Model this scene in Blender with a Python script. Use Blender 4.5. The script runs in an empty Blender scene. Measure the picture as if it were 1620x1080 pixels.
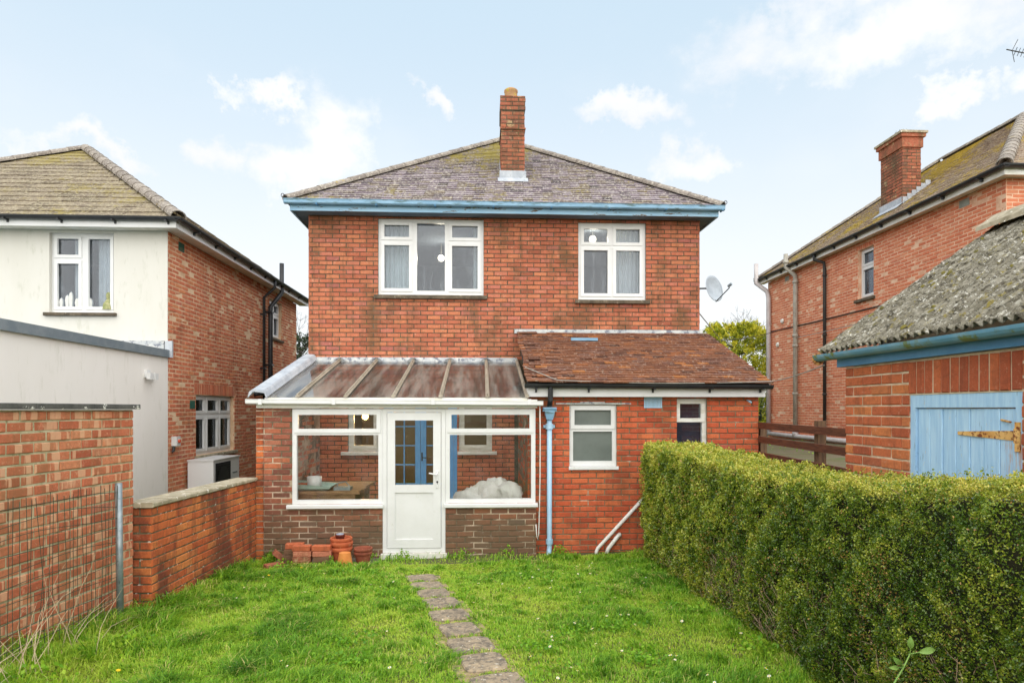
import bpy, math, random
import numpy as np
from mathutils import Vector, Matrix

# ------------------------------------------------------------------ camera, sky, sun, exposure
scn = bpy.context.scene
COL = scn.collection
YAW = math.radians(2.8)
CAM_Z = 1.93
cam_d = bpy.data.cameras.new('camera')
cam = bpy.data.objects.new('camera', cam_d)
COL.objects.link(cam)
cam.location = (0, 0, CAM_Z)
cam.rotation_euler = (math.radians(90), 0, -YAW)
cam_d.sensor_width = 36.0
cam_d.lens = 22.0
cam_d.shift_y = 107 / 1620
cam_d.clip_start = 0.05
cam_d.clip_end = 3000
scn.camera = cam

SUN_EL, SUN_AZ = math.radians(36), math.radians(173)   # azimuth clockwise from +Y: behind the camera, through bright thin cloud
world = bpy.data.worlds.new('World')
scn.world = world
world.use_nodes = True
sun_d = bpy.data.lights.new('sun', 'SUN')
sun_d.energy = 1.5
sun_d.angle = math.radians(132)
sun_d.color = (1.0, 0.955, 0.89)
sun = bpy.data.objects.new('sun', sun_d)
COL.objects.link(sun)
_sd = Vector((math.sin(SUN_AZ) * math.cos(SUN_EL), math.cos(SUN_AZ) * math.cos(SUN_EL), math.sin(SUN_EL)))
sun.rotation_euler = _sd.to_track_quat('Z', 'Y').to_euler()
sun.location = (0, -6, 12)
scn.view_settings.view_transform = 'Standard'
scn.view_settings.look = 'None'
scn.view_settings.gamma = 1.0
scn.view_settings.use_curve_mapping = False
scn.view_settings.exposure = 1.75
scn.render.engine = 'CYCLES'
scn.cycles.use_denoising = True
scn.cycles.max_bounces = 8
scn.cycles.transparent_max_bounces = 16


def build_world():
    nt = world.node_tree
    N, L = nt.nodes, nt.links
    N.clear()
    out = N.new('ShaderNodeOutputWorld')
    bg = N.new('ShaderNodeBackground')
    bg.inputs['Strength'].default_value = 0.0535
    L.new(bg.outputs[0], out.inputs[0])
    sky = N.new('ShaderNodeTexSky')
    sky.sky_type = 'NISHITA'
    sky.sun_disc = False
    sky.sun_elevation = SUN_EL
    sky.sun_rotation = SUN_AZ
    sky.air_density = 1.0
    sky.dust_density = 1.2
    sky.ozone_density = 1.0
    tc = N.new('ShaderNodeTexCoord')
    sep = N.new('ShaderNodeSeparateXYZ')
    L.new(tc.outputs['Generated'], sep.inputs[0])

    def math_(op, a, b=None, clamp=False):
        m = N.new('ShaderNodeMath'); m.operation = op; m.use_clamp = clamp
        for i, v in enumerate((a, b)):
            if v is None: continue
            if isinstance(v, (int, float)): m.inputs[i].default_value = v
            else: L.new(v, m.inputs[i])
        return m.outputs[0]

    def mrange(v, a, b, c=0.0, d=1.0):
        m = N.new('ShaderNodeMapRange'); m.interpolation_type = 'SMOOTHSTEP'
        L.new(v, m.inputs[0])
        for i, x in enumerate((a, b, c, d)): m.inputs[i + 1].default_value = x
        return m.outputs[0]

    # puffy detail noise in direction space
    n1 = N.new('ShaderNodeTexNoise'); n1.inputs['Scale'].default_value = 11.0
    n1.inputs['Detail'].default_value = 9.0; n1.inputs['Roughness'].default_value = 0.6
    mp = N.new('ShaderNodeMapping'); mp.inputs['Scale'].default_value = (1, 1, 1.7)
    mp.inputs['Location'].default_value = (3.1, 1.7, 0.4)
    L.new(tc.outputs['Generated'], mp.inputs[0]); L.new(mp.outputs[0], n1.inputs['Vector'])
    n0 = N.new('ShaderNodeTexNoise'); n0.inputs['Scale'].default_value = 3.3
    n0.inputs['Detail'].default_value = 3.0
    L.new(mp.outputs[0], n0.inputs['Vector'])
    # cumulus in view: centre direction (yawed into the world) and angular radii
    fpx = 990.0
    blobs = [(1400, 40, 330, 95), (520, 215, 105, 85), (450, 275, 90, 50), (345, 240, 75, 45), (690, 168, 34, 34),
             (1020, 178, 125, 38), (1090, 250, 95, 38), (425, 160, 60, 24), (1490, 150, 75, 34), (120, 228, 90, 26), (1640, 140, 60, 40)]
    n2 = N.new('ShaderNodeTexNoise'); n2.inputs['Scale'].default_value = 9.0
    n2.inputs['Detail'].default_value = 7.0; n2.inputs['Roughness'].default_value = 0.62
    L.new(tc.outputs['Generated'], n2.inputs['Vector'])
    wv = N.new('ShaderNodeVectorMath'); wv.operation = 'SUBTRACT'
    L.new(n2.outputs['Color'], wv.inputs[0]); wv.inputs[1].default_value = (0.5, 0.5, 0.5)
    ws = N.new('ShaderNodeVectorMath'); ws.operation = 'MULTIPLY'
    L.new(wv.outputs[0], ws.inputs[0]); ws.inputs[1].default_value = (0.26, 0.0, 0.20)
    wob = N.new('ShaderNodeVectorMath'); wob.operation = 'ADD'
    L.new(tc.outputs['Generated'], wob.inputs[0]); L.new(ws.outputs[0], wob.inputs[1])
    acc = None
    for (x, y, rx, ry) in blobs:
        a, b = (x - 810) / fpx, (647 - y) / fpx
        d = Vector((math.sin(YAW) + math.cos(YAW) * a, math.cos(YAW) - math.sin(YAW) * a, b))
        k = d.length; d.normalize()
        sub = N.new('ShaderNodeVectorMath'); sub.operation = 'SUBTRACT'
        L.new(wob.outputs[0], sub.inputs[0]); sub.inputs[1].default_value = d
        mul = N.new('ShaderNodeVectorMath'); mul.operation = 'MULTIPLY'
        L.new(sub.outputs[0], mul.inputs[0])
        mul.inputs[1].default_value = (fpx * k / rx, 1.2, fpx * k / ry)
        ln = N.new('ShaderNodeVectorMath'); ln.operation = 'LENGTH'
        L.new(mul.outputs[0], ln.inputs[0])
        v = math_('SUBTRACT', 1.0, ln.outputs['Value'], clamp=True)
        acc = v if acc is None else math_('MAXIMUM', acc, v)
    nz = math_('SUBTRACT', n1.outputs['Fac'], 0.5)
    cl = math_('ADD', math_('MULTIPLY', acc, 1.6), math_('MULTIPLY', nz, 2.4))
    cl = math_('MULTIPLY', cl, mrange(acc, 0.0, 0.30))
    m1 = mrange(cl, -0.05, 1.5, 0.0, 0.95)
    # the broken cloud that goes on over the rest of the sky
    g = math_('ADD', math_('MULTIPLY', n0.outputs['Fac'], 0.7), math_('MULTIPLY', n1.outputs['Fac'], 0.3))
    back = mrange(sep.outputs['Y'], 0.15, -0.25)
    m2 = math_('MULTIPLY', mrange(g, 0.46, 0.62), math_('ADD', math_('MULTIPLY', back, 0.85), 0.08))
    mask = math_('MAXIMUM', m1, m2)
    # thin veil of bright haze, thickest low down
    veil = mrange(sep.outputs['Z'], 0.50, 0.03, 0.80, 0.95)
    vcol = N.new('ShaderNodeMix'); vcol.data_type = 'RGBA'
    L.new(mrange(sep.outputs['Z'], 0.60, 0.12), vcol.inputs['Factor'])
    vcol.inputs['A'].default_value = (4.15, 5.15, 5.85, 1)
    vcol.inputs['B'].default_value = (5.75, 5.85, 5.9, 1)
    mixh = N.new('ShaderNodeMix'); mixh.data_type = 'RGBA'
    L.new(veil, mixh.inputs['Factor'])
    L.new(sky.outputs[0], mixh.inputs['A'])
    L.new(vcol.outputs['Result'], mixh.inputs['B'])
    gain = N.new('ShaderNodeMix'); gain.data_type = 'RGBA'
    L.new(mask, gain.inputs['Factor'])
    L.new(mixh.outputs['Result'], gain.inputs['A'])
    shade = N.new('ShaderNodeMix'); shade.data_type = 'RGBA'
    L.new(mrange(n0.outputs['Fac'], 0.35, 0.65), shade.inputs['Factor'])
    shade.inputs['A'].default_value = (5.5, 5.55, 5.7, 1)
    shade.inputs['B'].default_value = (6.2, 6.15, 6.15, 1)
    L.new(shade.outputs['Result'], gain.inputs['B'])
    L.new(gain.outputs['Result'], bg.inputs['Color'])


build_world()

# ------------------------------------------------------------------ helpers
RNG = np.random.RandomState(11)
R = random.Random(5)
Z = Vector((0, 0, 1))


def cpx(p):
    """pixel of a world point in the 1620x1080 photograph (only used to pick which pieces show largest)"""
    s, c = math.sin(YAW), math.cos(YAW)
    d = p[0] * s + p[1] * c
    if d < 0.1: return (-9999, -9999)
    r = p[0] * c - p[1] * s
    return (810 + 990 * r / d, 647 - 990 * (p[2] - CAM_Z) / d)


def in_frame(p):
    x, y = cpx(p)
    return -5 < x < 1625 and -5 < y < 1085


def link(o, parent=None):
    COL.objects.link(o)
    if parent is not None:
        o.parent = parent
        if parent.parent is None and parent.type == 'EMPTY':
            o.matrix_parent_inverse = Matrix.Translation(-Vector(parent['base']))
    return o


def thing(name, label, cat, base=(0, 0, 0), group=None):
    o = bpy.data.objects.new(name, None)
    o.empty_display_size = 0.1
    COL.objects.link(o)
    o.location = base
    o['base'] = list(base)
    return tag(o, label, cat, group)


def tag(o, label=None, cat=None, group=None, kind=None):
    if label: o['label'] = label
    if cat: o['category'] = cat
    if group: o['group'] = group
    if kind: o['kind'] = kind
    return o


class MB:
    def __init__(s):
        s.v, s.f, s.m, s.t = [], [], [], []

    def add(s, vs, fs, m=0, t=0.5):
        b = len(s.v)
        s.v += [tuple(v) for v in vs]
        s.f += [tuple(i + b for i in f) for f in fs]
        s.m += [m] * len(fs)
        s.t += [t] * len(fs)

    def box(s, x0, y0, z0, x1, y1, z1, m=0, t=0.5):
        s.add([(x0, y0, z0), (x1, y0, z0), (x1, y1, z0), (x0, y1, z0), (x0, y0, z1), (x1, y0, z1), (x1, y1, z1), (x0, y1, z1)],
              [(0, 3, 2, 1), (4, 5, 6, 7), (0, 1, 5, 4), (1, 2, 6, 5), (2, 3, 7, 6), (3, 0, 4, 7)], m, t)

    def obox(s, B, u0, w0, u1, w1, n0, n1, m=0, t=0.5, bev=0.0):
        """box on a wall basis B; n0 is the front (larger) and n1 the back; bev chamfers the front edges"""
        P = B.p
        if bev <= 0:
            vs = [P(u, w, n) for n in (n1, n0) for (u, w) in ((u0, w0), (u1, w0), (u1, w1), (u0, w1))]
            s.add(vs, [(3, 2, 1, 0), (4, 5, 6, 7), (0, 1, 5, 4), (1, 2, 6, 5), (2, 3, 7, 6), (3, 0, 4, 7)], m, t)
        else:
            b = bev
            vs = [P(u, w, n1) for (u, w) in ((u0, w0), (u1, w0), (u1, w1), (u0, w1))]
            vs += [P(u, w, n0 - b) for (u, w) in ((u0, w0), (u1, w0), (u1, w1), (u0, w1))]
            vs += [P(u, w, n0) for (u, w) in ((u0 + b, w0 + b), (u1 - b, w0 + b), (u1 - b, w1 - b), (u0 + b, w1 - b))]
            fs = [(3, 2, 1, 0), (8, 9, 10, 11)]
            for k in range(4):
                j = (k + 1) % 4
                fs += [(k, j, 4 + j, 4 + k), (4 + k, 4 + j, 8 + j, 8 + k)]
            s.add(vs, fs, m, t)

    def sheet(s, B, u0, w0, u1, w1, holes, n0, n1, m=0, mr=None, t=0.5):
        """slab with rectangular holes: front at n0, back at n1, reveals in material mr"""
        mr = m if mr is None else mr
        hs = [(max(a, u0), max(b, w0), min(c, u1), min(d, w1)) for a, b, c, d in holes]
        us = sorted({u0, u1} | {h[0] for h in hs} | {h[2] for h in hs})
        ws = sorted({w0, w1} | {h[1] for h in hs} | {h[3] for h in hs})

        def solid(i, j):
            if i < 0 or j < 0 or i >= len(us) - 1 or j >= len(ws) - 1: return False
            cu, cw = (us[i] + us[i + 1]) / 2, (ws[j] + ws[j + 1]) / 2
            return not any(h[0] < cu < h[2] and h[1] < cw < h[3] for h in hs)
        P = B.p
        for i in range(len(us) - 1):
            for j in range(len(ws) - 1):
                if not solid(i, j): continue
                a, b, c, d = us[i], ws[j], us[i + 1], ws[j + 1]
                s.add([P(a, b, n0), P(c, b, n0), P(c, d, n0), P(a, d, n0)], [(0, 1, 2, 3)], m, t)
                s.add([P(a, b, n1), P(c, b, n1), P(c, d, n1), P(a, d, n1)], [(3, 2, 1, 0)], m, t)
                for (di, dj, e0, e1) in ((-1, 0, (a, d), (a, b)), (1, 0, (c, b), (c, d)), (0, -1, (a, b), (c, b)), (0, 1, (c, d), (a, d))):
                    if not solid(i + di, j + dj):
                        s.add([P(e0[0], e0[1], n0), P(e0[0], e0[1], n1), P(e1[0], e1[1], n1), P(e1[0], e1[1], n0)], [(0, 1, 2, 3)], mr, t)

    def tube(s, pts, r, seg=8, m=0, t=0.5, caps=True):
        pts = [Vector(p) for p in pts]
        rs = r if isinstance(r, (list, tuple)) else [r] * len(pts)
        rings, prev = [], None
        for i, p in enumerate(pts):
            d = (pts[min(i + 1, len(pts) - 1)] - pts[max(i - 1, 0)]).normalized()
            a = prev if prev is not None else (Vector((0, 0, 1)) if abs(d.z) < 0.9 else Vector((1, 0, 0)))
            x = (a - d * a.dot(d)).normalized()
            prev = x
            y = d.cross(x)
            rings.append([p + (x * math.cos(2 * math.pi * k / seg) + y * math.sin(2 * math.pi * k / seg)) * rs[i] for k in range(seg)])
        vs = [q for ring in rings for q in ring]
        fs = []
        for i in range(len(pts) - 1):
            for k in range(seg):
                j = (k + 1) % seg
                fs.append((i * seg + k, i * seg + j, (i + 1) * seg + j, (i + 1) * seg + k))
        if caps:
            fs.append(tuple(reversed(range(seg))))
            fs.append(tuple(range((len(pts) - 1) * seg, len(pts) * seg)))
        s.add(vs, fs, m, t)

    def lathe(s, c, prof, seg=24, m=0, t=0.5, ax=None):
        """profile of (radius, height) about a vertical axis through c (or about ax)"""
        c = Vector(c)
        q = Vector(ax).to_track_quat('Z', 'Y') if ax is not None else None
        vs = []
        for (r, h) in prof:
            for k in range(seg):
                a = 2 * math.pi * k / seg
                v = Vector((r * math.cos(a), r * math.sin(a), h))
                vs.append(c + (q @ v if q else v))
        fs = []
        for i in range(len(prof) - 1):
            for k in range(seg):
                j = (k + 1) % seg
                fs.append((i * seg + k, i * seg + j, (i + 1) * seg + j, (i + 1) * seg + k))
        s.add(vs, fs, m, t)

    def extrude(s, prof, p0, ax_a, ax_b, d, m=0, t=0.5):
        """closed 2-D profile (a, b) in axes ax_a, ax_b at p0, extruded by vector d"""
        p0, A, Bv, d = Vector(p0), Vector(ax_a), Vector(ax_b), Vector(d)
        n = len(prof)
        v0 = [p0 + A * a + Bv * b for a, b in prof]
        s.add(v0 + [v + d for v in v0], [(k, (k + 1) % n, n + (k + 1) % n, n + k) for k in range(n)] + [tuple(reversed(range(n))), tuple(range(n, 2 * n))], m, t)

    def mesh(s, name, mats, smooth=False):
        me = bpy.data.meshes.new(name)
        me.from_pydata(s.v, [], s.f)
        for m_ in mats: me.materials.append(m_)
        if len(mats) > 1: me.polygons.foreach_set('material_index', s.m)
        at = me.attributes.new('tint', 'FLOAT', 'FACE')
        at.data.foreach_set('value', s.t)
        if smooth: me.polygons.foreach_set('use_smooth', [True] * len(me.polygons))
        me.update()
        return me

    def build(s, name, mats, parent=None, smooth=False, kind=None):
        if not isinstance(mats, (list, tuple)): mats = [mats]
        o = bpy.data.objects.new(name, s.mesh(name, mats, smooth))
        link(o, parent)
        if kind: o['kind'] = kind
        return o


class Basis:
    """wall basis: origin on the face, U to the viewer's right, w up, n out of the wall towards the viewer"""
    def __init__(s, O, N):
        s.O, s.N = Vector(O), Vector(N).normalized()
        s.U = Z.cross(s.N).normalized()

    def p(s, u, w, n=0.0):
        return s.O + s.U * u + Z * w + s.N * n


def sc(r, g, b, k=1.0):
    def f(x):
        x /= 255.0
        return (x / 12.92 if x <= 0.04045 else ((x + 0.055) / 1.055) ** 2.4) * k
    return (f(r), f(g), f(b), 1.0)


# ------------------------------------------------------------------ materials
class NT:
    def __init__(s, name):
        s.mat = bpy.data.materials.new(name)
        s.mat.use_nodes = True
        s.t = s.mat.node_tree
        s.n, s.l = s.t.nodes, s.t.links
        s.bsdf = s.n['Principled BSDF']
        s.out = s.n['Material Output']
        s.pos = s.n.new('ShaderNodeNewGeometry').outputs['Position']

    def set(s, k, v):
        i = s.bsdf.inputs[k]
        if hasattr(v, 'is_linked'): s.l.new(v, i)
        else: i.default_value = v

    def noise(s, scale, detail=4, rough=0.55, stretch=None, vec=None, dist=0.0, off=0.0):
        n = s.n.new('ShaderNodeTexNoise')
        n.inputs['Scale'].default_value = scale
        n.inputs['Detail'].default_value = detail
        n.inputs['Roughness'].default_value = rough
        n.inputs['Distortion'].default_value = dist
        v = s.pos if vec is None else vec
        mp = s.n.new('ShaderNodeMapping')
        mp.inputs['Scale'].default_value = stretch or (1, 1, 1)
        mp.inputs['Location'].default_value = (off, off * 0.7, off * 1.3)
        s.l.new(v, mp.inputs[0])
        s.l.new(mp.outputs[0], n.inputs['Vector'])
        return n.outputs['Fac']

    def tint(s, name='tint'):
        a = s.n.new('ShaderNodeAttribute'); a.attribute_name = name
        return a.outputs['Fac']

    def ramp(s, v, stops, interp='LINEAR'):
        r = s.n.new('ShaderNodeValToRGB')
        e = r.color_ramp.elements
        r.color_ramp.interpolation = interp
        while len(e) < len(stops): e.new(0.5)
        for k, (p, c) in enumerate(stops):
            e[k].position = p
            e[k].color = c if len(c) == 4 else (*c, 1)
        s.l.new(v, r.inputs[0])
        return r.outputs[0]

    def mix(s, f, a, b, mode='MIX'):
        m = s.n.new('ShaderNodeMix'); m.data_type = 'RGBA'; m.blend_type = mode
        for k, v in (('Factor', f), ('A', a), ('B', b)):
            if hasattr(v, 'is_linked'): s.l.new(v, m.inputs[k])
            else: m.inputs[k].default_value = v
        return m.outputs['Result']

    def mr(s, v, a, b, c=0.0, d=1.0):
        m = s.n.new('ShaderNodeMapRange'); m.interpolation_type = 'SMOOTHSTEP'
        s.l.new(v, m.inputs[0])
        for i, x in enumerate((a, b, c, d)): m.inputs[i + 1].default_value = x
        return m.outputs[0]

    def math(s, op, a, b):
        m = s.n.new('ShaderNodeMath'); m.operation = op
        for i, v in enumerate((a, b)):
            if hasattr(v, 'is_linked'): s.l.new(v, m.inputs[i])
            else: m.inputs[i].default_value = v
        return m.outputs[0]

    def xyz(s):
        x = s.n.new('ShaderNodeSeparateXYZ'); s.l.new(s.pos, x.inputs[0])
        return x.outputs

    def bump(s, v, strength=0.3, dist=0.01):
        b = s.n.new('ShaderNodeBump')
        b.inputs['Strength'].default_value = strength
        b.inputs['Distance'].default_value = dist
        s.l.new(v, b.inputs['Height'])
        s.l.new(b.outputs[0], s.bsdf.inputs['Normal'])


def brick_mat(name, stops, dark, pale, seed=0.0, dark_amt=(0.52, 0.72, 0.6), pale_amt=(0.60, 0.75, 0.35), low_dirt=None, stripes=False, gb=1.2, streak=0.7):
    m = NT(name)
    stops = [(k, (v[0] * .98, v[1] * gb, v[2] * gb, 1)) for k, v in stops]
    c = m.ramp(m.tint(), stops)
    fine = m.noise(55, 5, 0.7, off=seed)
    c = m.mix(m.mr(fine, 0.3, 0.7, 0.0, 0.42), c, m.mix(0.55, c, (0.02, 0.012, 0.01, 1)))
    tv = m.n.new('ShaderNodeVectorMath'); tv.operation = 'SCALE'
    tv.inputs[0].default_value = (41.0, 67.0, 23.0); m.l.new(m.tint(), tv.inputs['Scale'])
    pv = m.n.new('ShaderNodeVectorMath'); pv.operation = 'ADD'
    m.l.new(m.pos, pv.inputs[0]); m.l.new(tv.outputs[0], pv.inputs[1])
    own = pv.outputs[0]      # every brick gets its own patch of the noise
    mid = m.noise(13, 5, 0.7, stretch=(1, 1, 1.8), off=seed + 6, vec=own)
    c = m.mix(m.mr(mid, 0.50, 0.68, 0.0, 0.60), c, m.mix(0.5, c, dark))
    c = m.mix(m.mr(m.noise(21, 4, 0.7, off=seed + 12, vec=own), 0.58, 0.70, 0.0, 0.45), c, pale)
    speck = m.noise(160, 3, 0.6, off=seed + 3)
    c = m.mix(m.mr(speck, 0.60, 0.72, 0.0, 0.4), c, pale)
    big = m.noise(1.7, 6, 0.65, stretch=(1.2, 1.2, 0.55), off=seed + 5)
    run = m.noise(3.5, 5, 0.7, stretch=(2.2, 2.2, 0.30), off=seed + 14)
    c = m.mix(m.mr(run, 0.52, 0.66, 0.0, streak), c, m.mix(0.6, c, dark))
    c = m.mix(m.mr(big, dark_amt[0], dark_amt[1], 0.0, dark_amt[2]), c, dark)
    p2 = m.noise(5.0, 6, 0.75, off=seed + 9)
    c = m.mix(m.mr(p2, pale_amt[0], pale_amt[1], 0.0, pale_amt[2]), c, pale)
    if stripes:     # burnt headers: pale bands where the bricks were stacked in the kiln
        st = m.noise(1.0, 2, 0.5, stretch=(2.5, 13.0, 1.0), off=seed + 2, vec=own)
        c = m.mix(m.mr(st, 0.57, 0.61, 0.0, 0.6), c, pale)
    if low_dirt:
        z = m.xyz()['Z']
        w = m.math('ADD', z, m.math('MULTIPLY', m.noise(2.2, 5, 0.7, off=seed + 1), -1.3))
        c = m.mix(m.mr(w, low_dirt[0], low_dirt[1], 0.85, 0.0), c, low_dirt[2])
        li = m.noise(26, 4, 0.7, off=seed + 8)
        c = m.mix(m.math('MULTIPLY', m.mr(li, 0.63, 0.69), m.mr(w, low_dirt[0] - .5, low_dirt[0] + .2, 0.8, 0.0)), c, sc(205, 200, 185, .8))
    m.set('Base Color', c)
    m.set('Roughness', 0.9)
    m.set('Specular IOR Level', 0.25)
    m.bump(m.noise(90, 6, 0.75, off=seed), 0.55, 0.004)
    return m.mat


def plain(name, c1, c2=None, scale=6.0, rough=0.6, bump=0.0, bscale=80, spec=0.4, metal=0.0, stretch=None, thr=(0.35, 0.7), c3=None, s3=14.0, thr3=(0.58, 0.68), amt3=1.0, bdist=0.004):
    m = NT(name)
    c = c1
    if c2 is not None:
        c = m.mix(m.mr(m.noise(scale, 5, 0.62, stretch=stretch), thr[0], thr[1]), c1, c2)
    if c3 is not None:
        c = m.mix(m.mr(m.noise(s3, 5, 0.7, stretch=stretch, off=4.0), thr3[0], thr3[1], 0.0, amt3), c, c3)
    m.set('Base Color', c)
    m.set('Roughness', rough)
    m.set('Metallic', metal)
    m.set('Specular IOR Level', spec)
    if bump > 0: m.bump(m.noise(bscale, 5, 0.7, stretch=stretch), bump, bdist)
    return m.mat


def glass_mat(name, refl=0.12, tint=(0.93, 0.95, 0.95), haze=0.0, haze_col=(0.75, 0.76, 0.75, 1), hscale=3.0, rough=0.02, hthr=(0.4, 0.75), hst=(1.6, 1.0, 0.8)):
    m = NT(name)
    n, l = m.n, m.l
    n.remove(m.bsdf)
    tr = n.new('ShaderNodeBsdfTransparent'); tr.inputs[0].default_value = (*tint, 1)
    gl = n.new('ShaderNodeBsdfGlossy'); gl.inputs['Roughness'].default_value = rough
    gl.inputs['Color'].default_value = (0.95, 0.97, 1.0, 1)
    lw = n.new('ShaderNodeLayerWeight'); lw.inputs['Blend'].default_value = 0.25
    fac = m.mr(lw.outputs['Fresnel'], 0.0, 1.0, refl, 0.95)
    mx = n.new('ShaderNodeMixShader')
    l.new(fac, mx.inputs[0]); l.new(tr.outputs[0], mx.inputs[1]); l.new(gl.outputs[0], mx.inputs[2])
    last = mx.outputs[0]
    if haze > 0:
        df = n.new('ShaderNodeBsdfDiffuse'); df.inputs[0].default_value = haze_col
        tl = n.new('ShaderNodeBsdfTranslucent'); tl.inputs[0].default_value = haze_col
        ad = n.new('ShaderNodeMixShader'); ad.inputs[0].default_value = 0.5
        l.new(df.outputs[0], ad.inputs[1]); l.new(tl.outputs[0], ad.inputs[2])
        h = m.mr(m.noise(hscale, 5, 0.65, stretch=hst), hthr[0], hthr[1], haze * 0.10, haze)
        m2 = n.new('ShaderNodeMixShader')
        l.new(h, m2.inputs[0]); l.new(last, m2.inputs[1]); l.new(ad.outputs[0], m2.inputs[2])
        last = m2.outputs[0]
    l.new(last, m.out.inputs[0])
    return m.mat


def tile_mat(name, stops, moss, moss_amt, lichen, lichen_amt, seed=0.0, mscale=1.2, high=None):
    m = NT(name)
    c = m.ramp(m.tint(), stops)
    c = m.mix(m.mr(m.noise(30, 5, 0.7, off=seed), 0.35, 0.7, 0, 0.6), c, m.mix(0.6, c, (0.02, 0.018, 0.015, 1)))
    c = m.mix(m.mr(m.noise(22, 5, 0.75, off=seed + 4), 0.60 - lichen_amt * 0.15, 0.66, 0, 0.8), c, lichen)
    a = m.noise(mscale, 5, 0.7, off=seed + 7)
    b = m.noise(16, 4, 0.7, off=seed + 2)
    k = m.math('ADD', m.math('MULTIPLY', a, 0.6), m.math('MULTIPLY', b, 0.4))
    if high:
        k = m.math('ADD', k, m.mr(m.xyz()['Z'], high[0], high[1], 0.0, high[2]))
    c = m.mix(m.mr(k, 0.60 - moss_amt * 0.12, 0.66 - moss_amt * 0.08, 0, 0.9), c, moss)
    m.set('Base Color', c)
    m.set('Roughness', 0.88)
    m.set('Specular IOR Level', 0.25)
    m.bump(m.noise(60, 6, 0.75, off=seed), 0.7, 0.006)
    return m.mat


M = {}
M['brick_main'] = brick_mat('brick_main', [(0, sc(160, 80, 60)), (.2, sc(182, 92, 68)), (.45, sc(196, 102, 76)), (.65, sc(204, 114, 80)), (.85, sc(194, 104, 86)), (1, sc(170, 90, 80))],
                            sc(104, 80, 54), sc(214, 174, 146), 0.0, dark_amt=(0.44, 0.66, 0.72), gb=1.22, streak=0.9)
M['brick_lean'] = brick_mat('brick_lean', [(0, sc(176, 68, 44)), (.3, sc(202, 82, 52)), (.6, sc(212, 90, 58)), (.85, sc(218, 104, 64)), (1, sc(186, 80, 64))],
                            sc(112, 68, 46), sc(204, 150, 120), 21.0, dark_amt=(0.47, 0.68, 0.6), gb=1.3)
M['brick_brown'] = brick_mat('brick_brown', [(0, sc(118, 66, 54)), (.3, sc(150, 80, 64)), (.55, sc(168, 90, 68)), (.8, sc(190, 100, 68)), (.93, sc(126, 98, 90)), (1, sc(108, 86, 80))],
                             sc(98, 78, 56), sc(190, 160, 140), 33.0, low_dirt=(-0.45, 0.45, sc(104, 86, 66)))
M['brick_garden'] = brick_mat('brick_garden', [(0, sc(186, 82, 46)), (.3, sc(206, 96, 54)), (.6, sc(214, 108, 60)), (.85, sc(220, 122, 68)), (1, sc(176, 84, 60))],
                              sc(104, 58, 46), sc(206, 150, 120), 41.0, dark_amt=(0.43, 0.60, 0.85))
M['brick_tall'] = brick_mat('brick_tall', [(0, sc(172, 82, 58)), (.3, sc(196, 98, 70)), (.6, sc(206, 112, 80)), (.85, sc(212, 128, 92)), (1, sc(188, 102, 84))],
                            sc(138, 98, 66), sc(224, 180, 144), 55.0, pale_amt=(0.56, 0.70, 0.45), stripes=True)
M['brick_shed'] = brick_mat('brick_shed', [(0, sc(164, 76, 52)), (.3, sc(192, 92, 60)), (.6, sc(204, 104, 66)), (.85, sc(216, 122, 72)), (1, sc(168, 84, 62))],
                            sc(112, 66, 50), sc(206, 150, 120), 61.0)
M['brick_left'] = brick_mat('brick_left', [(0, sc(192, 98, 70)), (.3, sc(210, 112, 82)), (.6, sc(218, 118, 86)), (.85, sc(220, 132, 92)), (1, sc(202, 110, 92))],
                            sc(130, 78, 58), sc(204, 130, 96), 71.0, pale_amt=(0.62, 0.8, 0.2))
M['brick_right'] = brick_mat('brick_right', [(0, sc(208, 106, 76)), (.3, sc(222, 120, 88)), (.6, sc(227, 126, 92)), (.85, sc(230, 138, 104)), (1, sc(212, 114, 90))],
                             sc(184, 98, 72), sc(218, 134, 102), 81.0, dark_amt=(0.55, 0.75, 0.4), pale_amt=(0.64, 0.8, 0.25))
M['mortar_dark'] = plain('mortar_dark', sc(104, 90, 72), sc(70, 64, 50), 9, 0.95, 0.5, c3=sc(86, 92, 52), s3=5)
M['mortar_pale'] = plain('mortar_pale', sc(232, 218, 198), sc(206, 188, 164), 9, 0.95, 0.5)
M['mortar_lean'] = plain('mortar_lean', sc(138, 118, 92), sc(96, 88, 66), 7, 0.95, 0.5, c3=sc(196, 186, 166), s3=4)
M['mortar_cons'] = plain('mortar_cons', sc(204, 184, 160), sc(150, 132, 108), 4, 0.95, 0.5, c3=sc(104, 92, 72), s3=1.6, thr3=(0.44, 0.58))
M['mortar_garden'] = plain('mortar_garden', sc(112, 106, 82), sc(82, 80, 58), 12, 0.95, 0.5, c3=sc(222, 216, 200), s3=18, thr3=(0.58, 0.64))
M['mortar_right'] = plain('mortar_right', sc(230, 194, 164), sc(208, 160, 130), 6, 0.95, 0.4)
M['mortar_shed'] = plain('mortar_shed', sc(216, 196, 168), sc(184, 160, 132), 9, 0.95, 0.5)
M['brick_chimney'] = brick_mat('brick_chimney', [(0, sc(132, 72, 56)), (.4, sc(176, 92, 70)), (.7, sc(186, 98, 72)), (1, sc(140, 80, 70))], sc(92, 76, 54), sc(200, 186, 140), 93.0, dark_amt=(0.42, 0.64, 0.7), pale_amt=(0.56, 0.68, 0.5))
M['mortar_tall'] = plain('mortar_tall', sc(190, 180, 148), sc(150, 142, 108), 8, 0.95, 0.6, c3=sc(126, 122, 86), s3=6)
M['mortar_mid'] = plain('mortar_mid', sc(226, 196, 162), sc(196, 156, 122), 4, 0.95, 0.4)
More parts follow.
